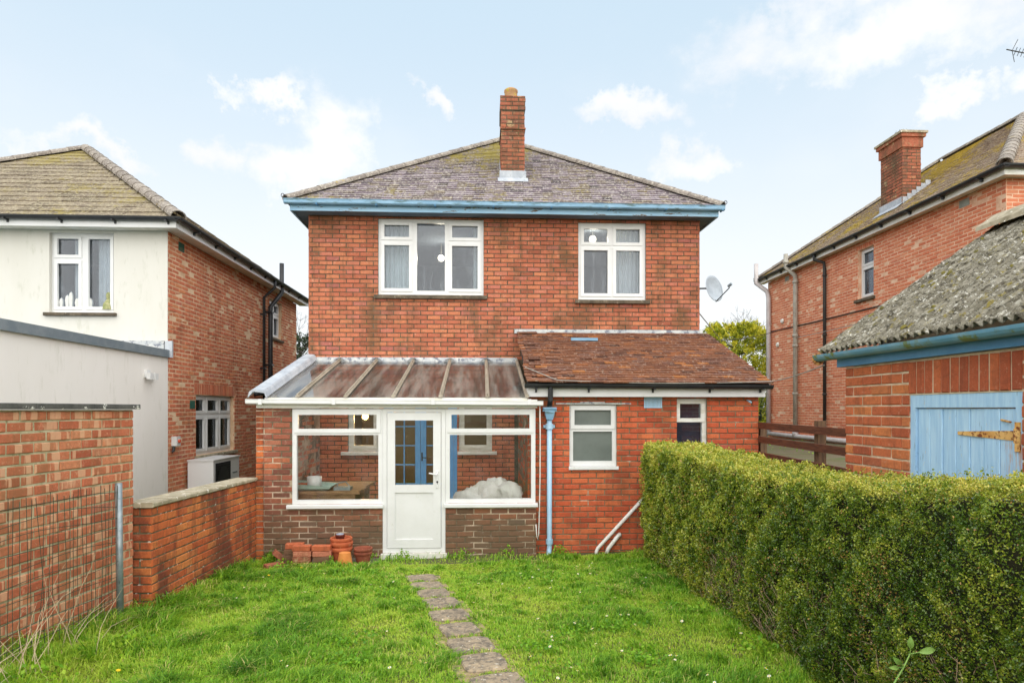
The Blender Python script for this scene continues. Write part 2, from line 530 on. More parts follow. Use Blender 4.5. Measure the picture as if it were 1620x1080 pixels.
M['white_upvc'] = plain('white_upvc', (.74, .74, .73, 1), (.69, .69, .67, 1), 3, 0.32, spec=0.5, c3=(.55, .54, .47, 1), s3=9, thr3=(.60, .74), amt3=.5)
M['cream_upvc'] = plain('cream_upvc', (.78, .77, .72, 1), (.62, .60, .50, 1), 4, 0.4, stretch=(1, 1, 4))
M['render_white'] = plain('render_white', (.66, .64, .58, 1), (.63, .61, .545, 1), 1.2, 0.9, 0.35, 60, stretch=(2, 2, .6), c3=(.54, .53, .45, 1), s3=4.5, thr3=(.54, .72), amt3=.8)
M['render_pink'] = plain('render_pink', (.86, .82, .775, 1), (.84, .80, .75, 1), 1.0, 0.9, 0.3, 60, stretch=(2, 2, .5), c3=(.72, .69, .62, 1), s3=4, thr3=(.54, .72), amt3=.8)
M['blue_paint'] = plain('blue_paint', sc(114, 154, 182), sc(140, 176, 200), 5, 0.45, 0.2, 60, c3=sc(84, 112, 116), s3=7, thr3=(0.50, 0.66), stretch=(.6, 1, 3))
M['blue_flake'] = plain('blue_flake', sc(148, 192, 222), sc(168, 204, 228), 3, 0.55, 0.3, 60, c3=sc(112, 92, 76), s3=7, thr3=(0.58, 0.61), stretch=(0.5, 1, 2.5))
M['blue_gloss'] = plain('blue_gloss', sc(96, 158, 214), sc(110, 168, 220), 6, 0.35)
M['blue_pale'] = plain('blue_pale', sc(158, 194, 220), sc(178, 208, 228), 7, 0.5, 0.25, 30, stretch=(1, 6, 0.5), c3=sc(112, 140, 166), s3=9, thr3=(0.64, 0.70))
M['blue_moss'] = plain('blue_moss', sc(96, 148, 176), sc(120, 160, 180), 7, 0.6, 0.3, 60, c3=sc(112, 126, 70), s3=5, thr3=(0.50, 0.62))
M['blue_deep'] = plain('blue_deep', sc(72, 128, 170), sc(86, 142, 182), 5, 0.45)
M['soffit_grey'] = plain('soffit_grey', sc(86, 104, 122), sc(104, 120, 134), 4, 0.7)
M['black_plastic'] = plain('black_plastic', (.018, .019, .021, 1), (.03, .031, .033, 1), 6, 0.42)
M['black_iron'] = plain('black_iron', (.022, .022, .022, 1), (.04, .036, .03, 1), 9, 0.55, 0.3)
M['lead'] = plain('lead', sc(160, 166, 174), sc(188, 192, 196), 5, 0.6, 0.08, 25, spec=0.5, c3=sc(120, 126, 132), s3=16, thr3=(0.58, 0.7))
M['lead_stain'] = plain('lead_stain', sc(176, 180, 182), sc(206, 206, 200), 9, 0.75, 0.5, 40, c3=sc(122, 126, 136), s3=11, thr3=(0.52, 0.6))
M['metal_grey'] = plain('metal_grey', sc(120, 132, 140), sc(138, 148, 154), 5, 0.5, metal=0.2)
M['galv'] = plain('galv', sc(130, 142, 146), sc(158, 166, 168), 12, 0.45, 0.1, metal=0.5, c3=sc(108, 116, 112), s3=20)
M['bar_beige'] = plain('bar_beige', sc(176, 166, 148), sc(140, 130, 112), 9, 0.5, metal=0.2, c3=sc(92, 88, 72), s3=20)
M['stone_sill'] = plain('stone_sill', sc(104, 92, 76), sc(74, 66, 54), 8, 0.9, 0.5, c3=sc(150, 140, 120), s3=22)
M['coping_pale'] = plain('coping_pale', sc(178, 166, 142), sc(138, 128, 104), 8, 0.95, 0.8, 40, c3=sc(232, 226, 210), s3=16, thr3=(0.60, 0.64))
M['coping_dark'] = plain('coping_dark', sc(98, 96, 92), sc(72, 72, 70), 8, 0.9, 0.6, 40, c3=sc(216, 214, 206), s3=9, thr3=(0.58, 0.62))
M['terracotta'] = plain('terracotta', sc(186, 98, 60), sc(168, 82, 50), 9, 0.85, 0.2, c3=sc(206, 150, 118), s3=14)
M['terracotta_old'] = plain('terracotta_old', sc(150, 82, 58), sc(124, 66, 48), 9, 0.85, 0.2, c3=sc(188, 130, 104), s3=14)
M['terracotta_pale'] = plain('terracotta_pale', sc(214, 140, 72), sc(200, 120, 58), 9, 0.85, 0.2)
M['plastic_brown'] = plain('plastic_brown', sc(120, 52, 38), sc(96, 44, 34), 9, 0.4)
M['plastic_lilac'] = plain('plastic_lilac', sc(140, 146, 160), None, 9, 0.4)
M['pot_clay'] = plain('pot_clay', sc(190, 146, 96), sc(160, 124, 90), 6, 0.85, 0.3, c3=sc(190, 176, 60), s3=4)
M['wood_brown'] = plain('wood_brown', sc(112, 66, 44), sc(80, 46, 32), 9, 0.75, 0.4, 30, stretch=(6, 0.7, 6))
M['wood_bench'] = plain('wood_bench', sc(170, 132, 96), sc(126, 94, 66), 8, 0.8, 0.3, 30, stretch=(1, 6, 6))
M['wood_post'] = plain('wood_post', sc(120, 92, 66), sc(84, 62, 46), 9, 0.8, 0.4, 30, stretch=(6, 6, 0.7))
M['retaining'] = plain('retaining', sc(84, 72, 44), sc(60, 50, 36), 6, 0.9, 0.5, c3=sc(96, 104, 44), s3=5)
M['rust'] = plain('rust', sc(226, 184, 116), sc(206, 150, 80), 14, 0.7, 0.5, 60, c3=sc(120, 60, 30), s3=30, thr3=(0.50, 0.58))
M['white_plastic'] = plain('white_plastic', (.74, .72, .67, 1), (.66, .63, .56, 1), 8, 0.45)
M['grey_pipe'] = plain('grey_pipe', sc(196, 190, 188), sc(178, 170, 168), 6, 0.5)
M['cast_pipe'] = plain('cast_pipe', sc(176, 172, 160), sc(150, 144, 132), 9, 0.7, 0.3, c3=sc(130, 84, 50), s3=7, thr3=(0.62, 0.66))
M['vent_green'] = plain('vent_green', sc(48, 96, 80), sc(40, 84, 72), 9, 0.6)
M['vent_grey'] = plain('vent_grey', sc(150, 156, 148), sc(130, 136, 128), 9, 0.7)
M['hp_white'] = plain('hp_white', (.74, .74, .73, 1), None, 9, 0.4)
M['dish_grey'] = plain('dish_grey', sc(168, 176, 184), sc(152, 160, 168), 9, 0.55)
M['glass'] = glass_mat('glass', 0.045, (.84, .88, .92), haze=.16, haze_col=(.62, .68, .74, 1), hscale=2.2, hthr=(.45, .7), hst=(5.0, 5.0, .7))
M['glass_clear'] = glass_mat('glass_clear', 0.05, (0.95, 0.96, 0.95))
M['glass_damp'] = glass_mat('glass_damp', 0.03, (0.97, 0.975, 0.965), haze=0.07, haze_col=(0.62, 0.60, 0.56, 1), hscale=2.6, hthr=(0.46, 0.74))
M['glass_roof'] = glass_mat('glass_roof', 0.03, (0.99, 0.985, 0.975), haze=0.17, haze_col=(0.66, 0.61, 0.52, 1), hscale=1.7, rough=0.06, hthr=(0.38, 0.70), hst=(3.2, 0.35, 0.35))
M['glass_frost'] = plain('glass_frost', sc(104, 112, 106), sc(92, 100, 94), 3, 0.35, 0.35, 220, spec=0.6)
M['glass_dark'] = glass_mat('glass_dark', 0.07, (0.7, 0.75, 0.78))
M['curtain'] = plain('curtain', (.66, .69, .65, 1), (.60, .65, .60, 1), 14, 0.9, c3=(.50, .57, .52, 1), s3=18, thr3=(.6, .66))
M['curtain_plain'] = plain('curtain_plain', (.68, .68, .64, 1), (.63, .63, .6, 1), 5, 0.9)
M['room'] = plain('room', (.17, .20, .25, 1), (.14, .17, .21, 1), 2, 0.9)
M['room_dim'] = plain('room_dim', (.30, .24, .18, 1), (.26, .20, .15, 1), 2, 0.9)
M['cons_floor'] = plain('cons_floor', (.20, .17, .14, 1), (.14, .12, .10, 1), 5, 0.9)
M['sack'] = plain('sack', (.80, .79, .75, 1), (.72, .71, .66, 1), 12, 0.5, 0.6, 14, bdist=0.02)
M['earth'] = plain('earth', (.085, .075, .03, 1), (.09, .12, .025, 1), 4, 0.98, 0.8, 30)
M['terrace'] = plain('terrace', (.15, .12, .075, 1), (.11, .105, .04, 1), 2.0, 0.95, 0.6, 30, c3=(.07, .12, .025, 1), s3=2.2, thr3=(.5, .65))
def slab_mat():
    m = NT('slab')
    c = m.ramp(m.noise(9, 6, 0.7), [(.3, sc(124, 112, 98)), (.5, sc(158, 142, 120)), (.7, sc(190, 168, 138))])
    c = m.mix(m.mr(m.noise(22, 6, 0.75, off=3), .46, .60, 0, .75), c, sc(96, 90, 82))
    c = m.mix(m.mr(m.noise(30, 5, 0.7, off=6), .61, .65), c, sc(214, 206, 190))
    m.set('Base Color', c); m.set('Roughness', .95); m.set('Specular IOR Level', .15); m.bump(m.noise(45, 6, .8), .9, .006)
    return m.mat


M['slab'] = slab_mat()
M['sand'] = plain('sand', (.40, .29, .16, 1), (.26, .19, .10, 1), 14, 0.98, 0.8, 40, c3=(.10, .14, .03, 1), s3=7, thr3=(.5, .6))
M['tile_main'] = tile_mat('tile_main', [(0, sc(80, 74, 74)), (.25, sc(128, 114, 122)), (.5, sc(154, 142, 148)), (.75, sc(120, 108, 104)), (1, sc(142, 128, 108))],
                          sc(148, 134, 66), 0.6, sc(212, 206, 192), 0.7, 0.0, 0.9, high=(6.2, 7.8, 0.07))
M['tile_left'] = tile_mat('tile_left', [(0, sc(104, 92, 76)), (.4, sc(140, 126, 106)), (.7, sc(126, 112, 96)), (1, sc(96, 82, 68))],
                          sc(142, 128, 74), 0.6, sc(188, 178, 150), 0.9, 12.0, 0.8, high=(6.6, 7.6, 0.12))
M['tile_right'] = tile_mat('tile_right', [(0, sc(136, 116, 102)), (.4, sc(172, 152, 134)), (.7, sc(160, 138, 122)), (1, sc(186, 164, 132))],
                           sc(190, 166, 70), 0.9, sc(200, 190, 168), 0.8, 24.0, 0.8, high=(6.4, 8.8, 0.05))
M['tile_lean'] = tile_mat('tile_lean', [(0, sc(82, 56, 46)), (.25, sc(116, 74, 54)), (.5, sc(136, 88, 60)), (.75, sc(120, 84, 70)), (.93, sc(158, 98, 58)), (1, sc(176, 116, 62))],
                          sc(110, 92, 50), 0.0, sc(172, 154, 138), 0.35, 36.0, 1.5)
M['ridge'] = tile_mat('ridge', [(0, sc(132, 122, 114)), (1, sc(158, 148, 138))], sc(168, 146, 70), 0.1, sc(204, 196, 180), 0.6, 44.0, 2.0)
def asbestos():
    m = NT('asbestos')
    c = m.ramp(m.noise(9, 6, 0.75), [(0.30, sc(70, 66, 58)), (.45, sc(126, 120, 104)), (.58, sc(158, 152, 136)), (.72, sc(196, 192, 178))])
    st = (2.2, 7.0, 2.2)
    c = m.mix(m.mr(m.noise(7, 6, 0.75, stretch=st, off=2), 0.50, 0.62, 0, 0.85), c, sc(78, 72, 60))
    c = m.mix(m.mr(m.noise(26, 5, 0.75, off=5), 0.57, 0.63, 0, 0.9), c, sc(220, 216, 204))
    c = m.mix(m.mr(m.noise(6, 6, 0.8, stretch=(1.2, 2.5, 1.2), off=8), 0.57, 0.63, 0, 0.9), c, sc(144, 130, 62))
    c = m.mix(m.mr(m.noise(38, 5, 0.8, off=9), 0.56, 0.60, 0, 0.85), c, sc(46, 42, 36))
    m.set('Base Color', c); m.set('Roughness', 0.95); m.set('Specular IOR Level', 0.15)
    m.bump(m.noise(45, 6, 0.8), 1.0, 0.015)
    return m.mat


M['asbestos'] = asbestos()
M['moss'] = plain('moss', sc(122, 112, 52), sc(88, 84, 44), 12, 0.98, 0.9, 60)
M['under_roof'] = plain('under_roof', (.035, .03, .027, 1), None, 5, 0.95)
M['grille'] = plain('grille', (.012, .013, .015, 1), None, 5, 0.5)
M['daisy'] = plain('daisy', (.85, .85, .82, 1), None, 5, 0.7)
M['dandelion'] = plain('dandelion', (.8, .55, .02, 1), None, 5, 0.7)
M['weed'] = plain('weed', (.085, .19, .025, 1), (.13, .25, .04, 1), 30, 0.6)
M['pea'] = plain('pea', (.20, .36, .07, 1), (.28, .43, .10, 1), 20, 0.55)
M['straw'] = plain('straw', (.56, .45, .28, 1), (.42, .31, .19, 1), 10, 0.85)
M['twig'] = plain('twig', (.36, .26, .16, 1), (.22, .15, .09, 1), 15, 0.9)
M['bark'] = plain('bark', (.09, .07, .05, 1), (.05, .04, .03, 1), 8, 0.95, 0.8, 20)
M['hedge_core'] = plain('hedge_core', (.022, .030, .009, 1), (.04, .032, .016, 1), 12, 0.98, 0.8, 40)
M['wire'] = plain('wire', sc(48, 66, 48), sc(74, 72, 58), 12, 0.6)
M['cable_grey'] = plain('cable_grey', sc(150, 148, 140), None, 5, 0.6)
M['cable_black'] = plain('cable_black', sc(52, 46, 44), None, 5, 0.6)


def leaf_mat(name, stops, rough=0.45, spec=0.4, trans=0.25):
    m = NT(name)
    c = m.ramp(m.tint(), stops)
    m.set('Base Color', c)
    m.set('Roughness', rough)
    m.set('Specular IOR Level', spec)
    tl = m.n.new('ShaderNodeBsdfTranslucent')
    m.l.new(c, tl.inputs[0])
    mx = m.n.new('ShaderNodeMixShader'); mx.inputs[0].default_value = trans
    m.l.new(m.bsdf.outputs[0], mx.inputs[1]); m.l.new(tl.outputs[0], mx.inputs[2])
    m.l.new(mx.outputs[0], m.out.inputs[0])
    return m.mat


M['grass'] = leaf_mat('grass', [(0, (.04, .14, .008)), (.3, (.125, .31, .014)), (.55, (.25, .47, .022)), (.82, (.46, .60, .05)), (1, (.64, .52, .20))], 0.5, 0.35, 0.3)
M['hedge_leaf'] = leaf_mat('hedge_leaf', [(0, (.03, .075, .006)), (.28, (.10, .18, .012)), (.45, (.24, .32, .025)), (.68, (.50, .51, .06)), (.93, (.70, .62, .12)), (1, (.48, .27, .08))], 0.28, 0.6, 0.2)
M['gold_leaf'] = leaf_mat('gold_leaf', [(0, (.08, .13, .01)), (.35, (.28, .33, .02)), (.7, (.55, .52, .03)), (1, (.74, .64, .06))], 0.6, 0.3, 0.3)
M['dark_leaf'] = leaf_mat('dark_leaf', [(0, (.02, .035, .015)), (.6, (.04, .06, .025)), (1, (.07, .085, .035))], 0.6, 0.3, 0.2)


def door_blue():
    m = NT('blue_door')
    c = m.mix(m.mr(m.noise(7, 5, 0.65, stretch=(1, 6, .5)), .35, .7), sc(160, 200, 232), sc(184, 218, 242))
    c = m.mix(m.mr(m.noise(5, 6, 0.75, stretch=(1, 9, 1.2), off=3), .60, .68, 0, .8), c, sc(122, 148, 172))
    c = m.mix(m.mr(m.noise(16, 6, 0.8, stretch=(1, 3, .8), off=7), .63, .67, 0, .9), c, sc(206, 204, 196))
    xyz = m.xyz()
    dy = m.mr(m.math('ABSOLUTE', m.math('SUBTRACT', xyz['Y'], 3.27), 0), .02, .12, 1, 0)
    dz = m.math('MULTIPLY', m.mr(xyz['Z'], 1.78, 1.72), m.mr(xyz['Z'], 1.35, 1.70))
    k = m.math('MULTIPLY', m.math('MULTIPLY', dy, dz), m.mr(m.noise(6, 5, .7, stretch=(1, 5, .6), off=11), .4, .62))
    c = m.mix(k, c, sc(186, 132, 84))
    m.set('Base Color', c); m.set('Roughness', .55); m.bump(m.noise(20, 5, .7, stretch=(1, 7, .6)), .3, .004)
    return m.mat


M['blue_door'] = door_blue()


def emit(name, col, k):
    m = NT(name)
    m.set('Base Color', (.8, .78, .7, 1))
    m.set('Emission Color', (*col, 1))
    m.set('Emission Strength', k)
    return m.mat


M['bulb'] = emit('bulb', (1.0, .86, .62), 1.2)
M['bulb_warm'] = emit('bulb_warm', (1.0, .60, .15), 1.6)

# ------------------------------------------------------------------ generators
VARS = {}
_NG = np.random.RandomState(99).rand(256, 256)


def vn(x, y, s=1.0, seed=0):
    """value noise in 0..1"""
    x, y = np.asarray(x) * s + seed * 17.3, np.asarray(y) * s + seed * 5.7
    i, j = np.floor(x).astype(int), np.floor(y).astype(int)
    u, v = x - i, y - j
    u, v = u * u * (3 - 2 * u), v * v * (3 - 2 * v)
    a, b = _NG[i % 256, j % 256], _NG[(i + 1) % 256, j % 256]
    c, d = _NG[i % 256, (j + 1) % 256], _NG[(i + 1) % 256, (j + 1) % 256]
    return (a * (1 - u) + b * u) * (1 - v) + (c * (1 - u) + d * u) * v


def vfbm(x, y, s=1.0, seed=0, o=4):
    return sum(vn(x, y, s * 2.03 ** k, seed + k) * 0.55 ** k for k in range(o)) / sum(0.55 ** k for k in range(o))



def brick_shape(lx, lz, ly, c, rng, jit=0.0016):
    hx, hz = lx / 2, lz / 2
    ring = [(-hx, -hz), (hx, -hz), (hx, hz), (-hx, hz)]
    j = rng.uniform(-jit, jit, (8, 3))
    v = [(x, ly, z) for x, z in ring]
    v += [(x + j[k][0], c * 1.3 + j[k][1] * 0.5, z + j[k][2]) for k, (x, z) in enumerate(ring)]
    v += [(x * (hx - c) / hx + j[4 + k][0], j[4 + k][1] * 0.6, z * (hz - c) / hz + j[4 + k][2]) for k, (x, z) in enumerate(ring)]
    f = [(8, 9, 10, 11)]
    for k in range(4):
        q = (k + 1) % 4
        f += [(k, q, 4 + q, 4 + k), (4 + k, 4 + q, 8 + q, 8 + k)]
    return v, f


def variants(mat, size, n=16):
    key = (mat.name, size)
    if key not in VARS:
        rng = np.random.RandomState(len(VARS) + 3)
        out = []
        for k in range(n):
            mb = MB()
            v, f = brick_shape(size[0], size[1], 0.022, 0.0055, rng)
            mb.add(v, f, 0, (k + 0.5) / n)
            out.append(mb.mesh('brick', [mat]))
        VARS[key] = out
    return VARS[key]


def cut(rects, h):
    out = []
    for (a, b, c, d) in rects:
        if h[2] <= a or h[0] >= c or h[3] <= b or h[1] >= d:
            out.append((a, b, c, d)); continue
        if h[0] > a: out.append((a, b, h[0], d))
        if h[2] < c: out.append((h[2], b, c, d))
        lo, hi = max(a, h[0]), min(c, h[2])
        if h[1] > b: out.append((lo, b, hi, h[1]))
        if h[3] < d: out.append((lo, h[3], hi, d))
    return out


def lay_bricks(part, B, u0, w0, u1, w1, holes, mat, nobj, seed=1, L=0.225, C=0.075, J=0.0125, off=0.0, filt=None, proud=0.0025, tb=(0.0, 1.0), half_first=0.5):
    """bricks proud of the mortar face of a wall: the nearest nobj as objects of their own, the rest joined"""
    rng = np.random.RandomState(seed)
    items = []
    rows = int(math.ceil((w1 - w0) / C))
    for r in range(rows):
        a = u0 - L + off + (L * half_first if r % 2 else 0)
        b = w0 + r * C
        while a < u1:
            rect = (max(a + J / 2, u0), b + J / 2, min(a + L - J / 2, u1), min(b + C - J / 2, w1))
            a += L
            if rect[2] - rect[0] < 0.02 or rect[3] - rect[1] < 0.015: continue
            rs = [rect]
            for h in holes: rs = cut(rs, h)
            for q in rs:
                if q[2] - q[0] > 0.018 and q[3] - q[1] > 0.016:
                    items.append((q, abs((q[2] - q[0]) - (L - J)) < 1e-4 and abs((q[3] - q[1]) - (C - J)) < 1e-4))
    camp = Vector((0, 0, CAM_Z))
    info = []
    for (q, full) in items:
        ctr = B.p((q[0] + q[2]) / 2, (q[1] + q[3]) / 2)
        if filt is not None and not filt(ctr): vis = False
        else: vis = in_frame(ctr)
        info.append(((ctr - camp).length / ((q[2] - q[0]) * (q[3] - q[1])) ** 0.25, q, full, ctr, vis))
    order = sorted([i for i in range(len(info)) if info[i][4]], key=lambda i: info[i][0])[:nobj]
    single = set(order)
    size = (round(L - J, 4), round(C - J, 4))
    var = variants(mat, size) if nobj else None
    rot = Matrix((B.U, -B.N, Z)).transposed().to_4x4()
    mb = MB()
    for i, (_, q, full, ctr, vis) in enumerate(info):
        n = rng.normal(0, proud)
        n = max(-0.004, min(0.006, n))
        t = tb[0] + (tb[1] - tb[0]) * min(0.999, max(0.0, rng.beta(1.6, 1.6)))
        if i in single:
            o = bpy.data.objects.new('brick', var[int(t * 16)])
            COL.objects.link(o)
            o.parent = part
            o.matrix_basis = Matrix.Translation(ctr + B.N * n) @ rot @ Matrix.Rotation(rng.normal(0, 0.006), 4, 'Y') @ Matrix.Diagonal(((q[2] - q[0]) / size[0], 1, (q[3] - q[1]) / size[1], 1))
        else:
            v, f = brick_shape(q[2] - q[0], q[3] - q[1], 0.022, 0.005, rng)
            mb.add([ctr + B.U * x + B.N * (n - y) + Z * z for x, y, z in v], f, 0, t)
    if mb.v:
        mb.build('brickwork' if nobj else 'bricks', mat, part, kind='stuff')


def soldier(part, B, u0, u1, w0, w1, mat, n, seed=3):
    rng = np.random.RandomState(seed)
    wd = (u1 - u0) / n
    for k in range(n):
        mb = MB()
        v, f = brick_shape(wd - 0.011, w1 - w0 - 0.008, 0.022, 0.005, rng)
        c = B.p(u0 + (k + 0.5) * wd, (w0 + w1) / 2, rng.normal(0, 0.002))
        mb.add([c + B.U * x - B.N * y + Z * z for x, y, z in v], f, 0, float(rng.rand()))
        mb.build('brick', mat, part)


def lay_tiles(part, O, U, V, ufun, vmax, mat, nobj, seed=1, gauge=0.108, width=0.168, thick=0.017, lift=0.026, messy=0.0, filt=None, wonky=None):
    rng = np.random.RandomState(seed)
    O, U, V = Vector(O), Vector(U).normalized(), Vector(V).normalized()
    Nn = U.cross(V).normalized()
    rows = int(vmax / gauge)
    items = []
    for r in range(rows):
        v0 = r * gauge - 0.03
        v1 = min(v0 + gauge * 1.55, vmax)
        lo0, hi0 = ufun(max(v0, 0.0)); lo1, hi1 = ufun(v1)
        a = min(lo0, lo1) - rng.uniform(0, 0.01) - (width / 2 if r % 2 else 0)
        while a < max(hi0, hi1):
            b = a + width
            c = [max(a, lo0), min(b, hi0), min(b, hi1), max(a, lo1)]
            a = b
            if c[1] - c[0] < 0.015 and c[2] - c[3] < 0.015: continue
            if c[1] < c[0]: c[0] = c[1] = (c[0] + c[1]) / 2
            if c[2] < c[3]: c[2] = c[3] = (c[2] + c[3]) / 2
            full = abs(c[1] - c[0] - width) < 1e-6 and abs(c[2] - c[3] - width) < 1e-6
            ctr = O + U * ((c[0] + c[1]) / 2) + V * v0
            vis = full and in_frame(ctr) and (filt is None or filt(ctr))
            items.append(((ctr - cam.location).length, c, v0, v1, full, ctr, vis))
    order = sorted([i for i in range(len(items)) if items[i][6]], key=lambda i: items[i][0])[:nobj]
    single = set(order)
    key = (mat.name, 'tile', width, gauge)
    if key not in VARS:
        out = []
        for k in range(14):
            mb = MB()
            ln = gauge * 1.55
            w = width / 2 - 0.0015
            jj = rng.uniform(-0.002, 0.002, 4)
            top = [(-w, jj[0], lift), (w, jj[1], lift), (w, ln, 0.004), (-w, ln, 0.004)]
            mb.add([(x, y, z - thick) for x, y, z in top] + top, [(3, 2, 1, 0), (4, 5, 6, 7), (0, 1, 5, 4), (1, 2, 6, 5), (2, 3, 7, 6), (3, 0, 4, 7)], 0, (k + .5) / 14)
            out.append(mb.mesh('tile', [mat]))
        VARS[key] = out
    rot = Matrix((U, V, Nn)).transposed().to_4x4()
    mb = MB()
    for i, (_, c, v0, v1, full, ctr, vis) in enumerate(items):
        t = min(0.999, rng.beta(1.5, 1.5))
        mess = messy * (wonky(ctr) if wonky else 1.0)
        dv, dn, rz = rng.normal(0, 0.003 + mess * 0.012), abs(rng.normal(0, 0.002 + mess * 0.008)), rng.normal(0, 0.006 + mess * 0.035)
        if i in single:
            o = bpy.data.objects.new('tile', VARS[key][int(t * 14)])
            COL.objects.link(o)
            o.parent = part
            o.matrix_basis = Matrix.Translation(ctr + V * dv + Nn * dn) @ rot @ Matrix.Rotation(rz, 4, 'Z') @ Matrix.Rotation(rng.normal(0, mess * 0.03), 4, 'Y')
        else:
            g = 0.0015
            um = (c[0] + c[1]) / 2
            top = [(c[0] + g, v0 + dv, lift + dn), (c[1] - g, v0 + dv, lift + dn), (c[2] - g, v1 + dv, 0.004 + dn), (c[3] + g, v1 + dv, 0.004 + dn)]
            cs, sn = math.cos(rz), math.sin(rz)
            top = [(um + (u - um) * cs - (v - v0) * sn, v0 + (u - um) * sn + (v - v0) * cs, n) for u, v, n in top]
            mb.add([O + U * u + V * v + Nn * (n - thick) for u, v, n in top] + [O + U * u + V * v + Nn * n for u, v, n in top],
                   [(3, 2, 1, 0), (4, 5, 6, 7), (0, 1, 5, 4), (1, 2, 6, 5), (2, 3, 7, 6), (3, 0, 4, 7)], 0, t)
    if mb.v: mb.build('tiling', mat, part, kind='stuff')


def half_rounds(part, p0, p1, r, mat, length=0.34, seed=2, name='hip_tile'):
    """half-round hip or ridge tiles, each a mesh of its own"""
    rng = np.random.RandomState(seed)
    p0, p1 = Vector(p0), Vector(p1)
    d = p1 - p0
    n = max(1, round(d.length / length))
    ax = d.normalized()
    side = ax.cross(Z).normalized()
    up = side.cross(ax)
    for k in range(n):
        a, b = p0 + d * (k / n) - ax * 0.02, p0 + d * ((k + 1) / n)
        ra, rb = r * (1.06 + rng.uniform(-.02, .02)), r * 0.94
        mb = MB()
        vs, fs, S = [], [], 8
        for (c, q, th) in ((a, ra, 0), (b, rb, 0), (a, ra - 0.016, 0), (b, rb - 0.016, 0)):
            for j in range(S + 1):
                an = math.pi * (j / S) * 1.08 - 0.12
                vs.append(c + side * math.cos(an) * q + up * (math.sin(an) * q * 0.85 + rng.normal(0, 0.001)))
        s1 = S + 1
        for j in range(S):
            fs += [(j, j + 1, s1 + j + 1, s1 + j), (2 * s1 + j, 3 * s1 + j, 3 * s1 + j + 1, 2 * s1 + j + 1), (j, 2 * s1 + j, 2 * s1 + j + 1, j + 1), (s1 + j, s1 + j + 1, 3 * s1 + j + 1, 3 * s1 + j)]
        mb.add(vs, fs, 0, float(rng.rand()))
        mb.build(name, mat, part, smooth=False)


def gutter(mb, p0, p1, r, m=0, flat=False):
    """open half-round gutter from p0 to p1 (points on the gutter's axis at the rim)"""
    p0, p1 = Vector(p0), Vector(p1)
    d = p1 - p0
    side = d.normalized().cross(Z).normalized()
    S = 8
    if flat:
        prof = [(-r, 0), (-r, -r * 0.9), (-r * .4, -r * 1.25), (r * 0.7, -r * 1.3), (r, -r * 1.0), (r, 0), (r * 1.12, 0.0), (r * 1.12, .006), (r - .006, .006), (r - .006, -r * .95), (r * .6, -r * 1.2), (-r * .35, -r * 1.15), (-r + .006, -r * .8), (-r + .006, 0)]
    else:
        prof = [(math.cos(math.pi + math.pi * k / S) * r, math.sin(math.pi + math.pi * k / S) * r) for k in range(S + 1)]
        prof += [(math.cos(-math.pi * k / S) * (r - 0.005), math.sin(-math.pi * k / S) * (r - 0.005)) for k in range(S + 1)]
    mb.extrude(prof, p0, side, Z, d, m)


def window(parent, B, u0, w0, u1, w1, lights, mat, glass, name='window', n=-0.045, depth=0.07, sash_proud=0.014, pane_glass=None, label=None):
    """one window: the outer frame with mullions, an opening sash ring for some lights, and a pane in each"""
    fr = MB()
    holes = []
    rings = []
    panes = []
    for lt in lights:
        a, b, c, d, sash = lt[:5]
        if sash:
            q = 0.010
            holes.append((a, b, c, d))
            rings.append((a - q, b - q, c + q, d + q))
            panes.append((a + 0.042, b + 0.042, c - 0.042, d - 0.042))
        else:
            holes.append((a, b, c, d))
            panes.append((a, b, c, d))
    fr.sheet(B, u0, w0, u1, w1, holes, n, n - depth)
    f = fr.build(name, mat, parent)
    for k, r_ in enumerate(rings):
        s = MB()
        s.sheet(B, *r_, [(r_[0] + 0.052, r_[1] + 0.052, r_[2] - 0.052, r_[3] - 0.052)], n + sash_proud, n - 0.03)
        s.build('sash', mat, f)
    for k, p_ in enumerate(panes):
        g = MB()
        e = 0.008
        g.obox(B, p_[0] - e, p_[1] - e, p_[2] + e, p_[3] + e, n - 0.034, n - 0.04)
        gm = glass
        if pane_glass and k in pane_glass: gm = pane_glass[k]
        g.build('pane', gm, f)
    if label: f['label'] = label
    return f


def hip_roof(parent, x0, x1, y0, y1, ze, za, mat_under):
    half = (x1 - x0) / 2
    xc = (x0 + x1) / 2
    A, Bk = Vector((xc, y0 + half, za)), Vector((xc, y1 - half, za))
    mb = MB()
    t = -0.012
    vs = [(x0, y0, ze + t), (x1, y0, ze + t), (x1, y1, ze + t), (x0, y1, ze + t), (A.x, A.y, za + t), (Bk.x, Bk.y, za + t)]
    mb.add(vs, [(0, 1, 4), (1, 2, 5, 4), (2, 3, 5), (3, 0, 4, 5), (3, 2, 1, 0)])
    part = mb.build('roof', mat_under, parent)
    return part, A, Bk, half


def slopes(x0, x1, y0, y1, ze, za):
    half = (x1 - x0) / 2
    run, rise = half, za - ze
    ln = math.hypot(run, rise)
    c, s = run / ln, rise / ln
    W, D = x1 - x0, y1 - y0
    fr = ((x0, y0, ze), (1, 0, 0), (0, c, s), lambda v: (v * c, W - v * c), ln)
    rt = ((x1, y0, ze), (0, 1, 0), (-c, 0, s), lambda v: (v * c, D - v * c), ln)
    lf = ((x0, y1, ze), (0, -1, 0), (c, 0, s), lambda v: (v * c, D - v * c), ln)
    return fr, rt, lf


# ------------------------------------------------------------------ ground
GY = [0.0, 2.0, 3.7, 5.5, 7.0, 8.0, 60.0]
GZ = [0.33, 0.30, 0.24, 0.14, 0.05, 0.0, 0.0]


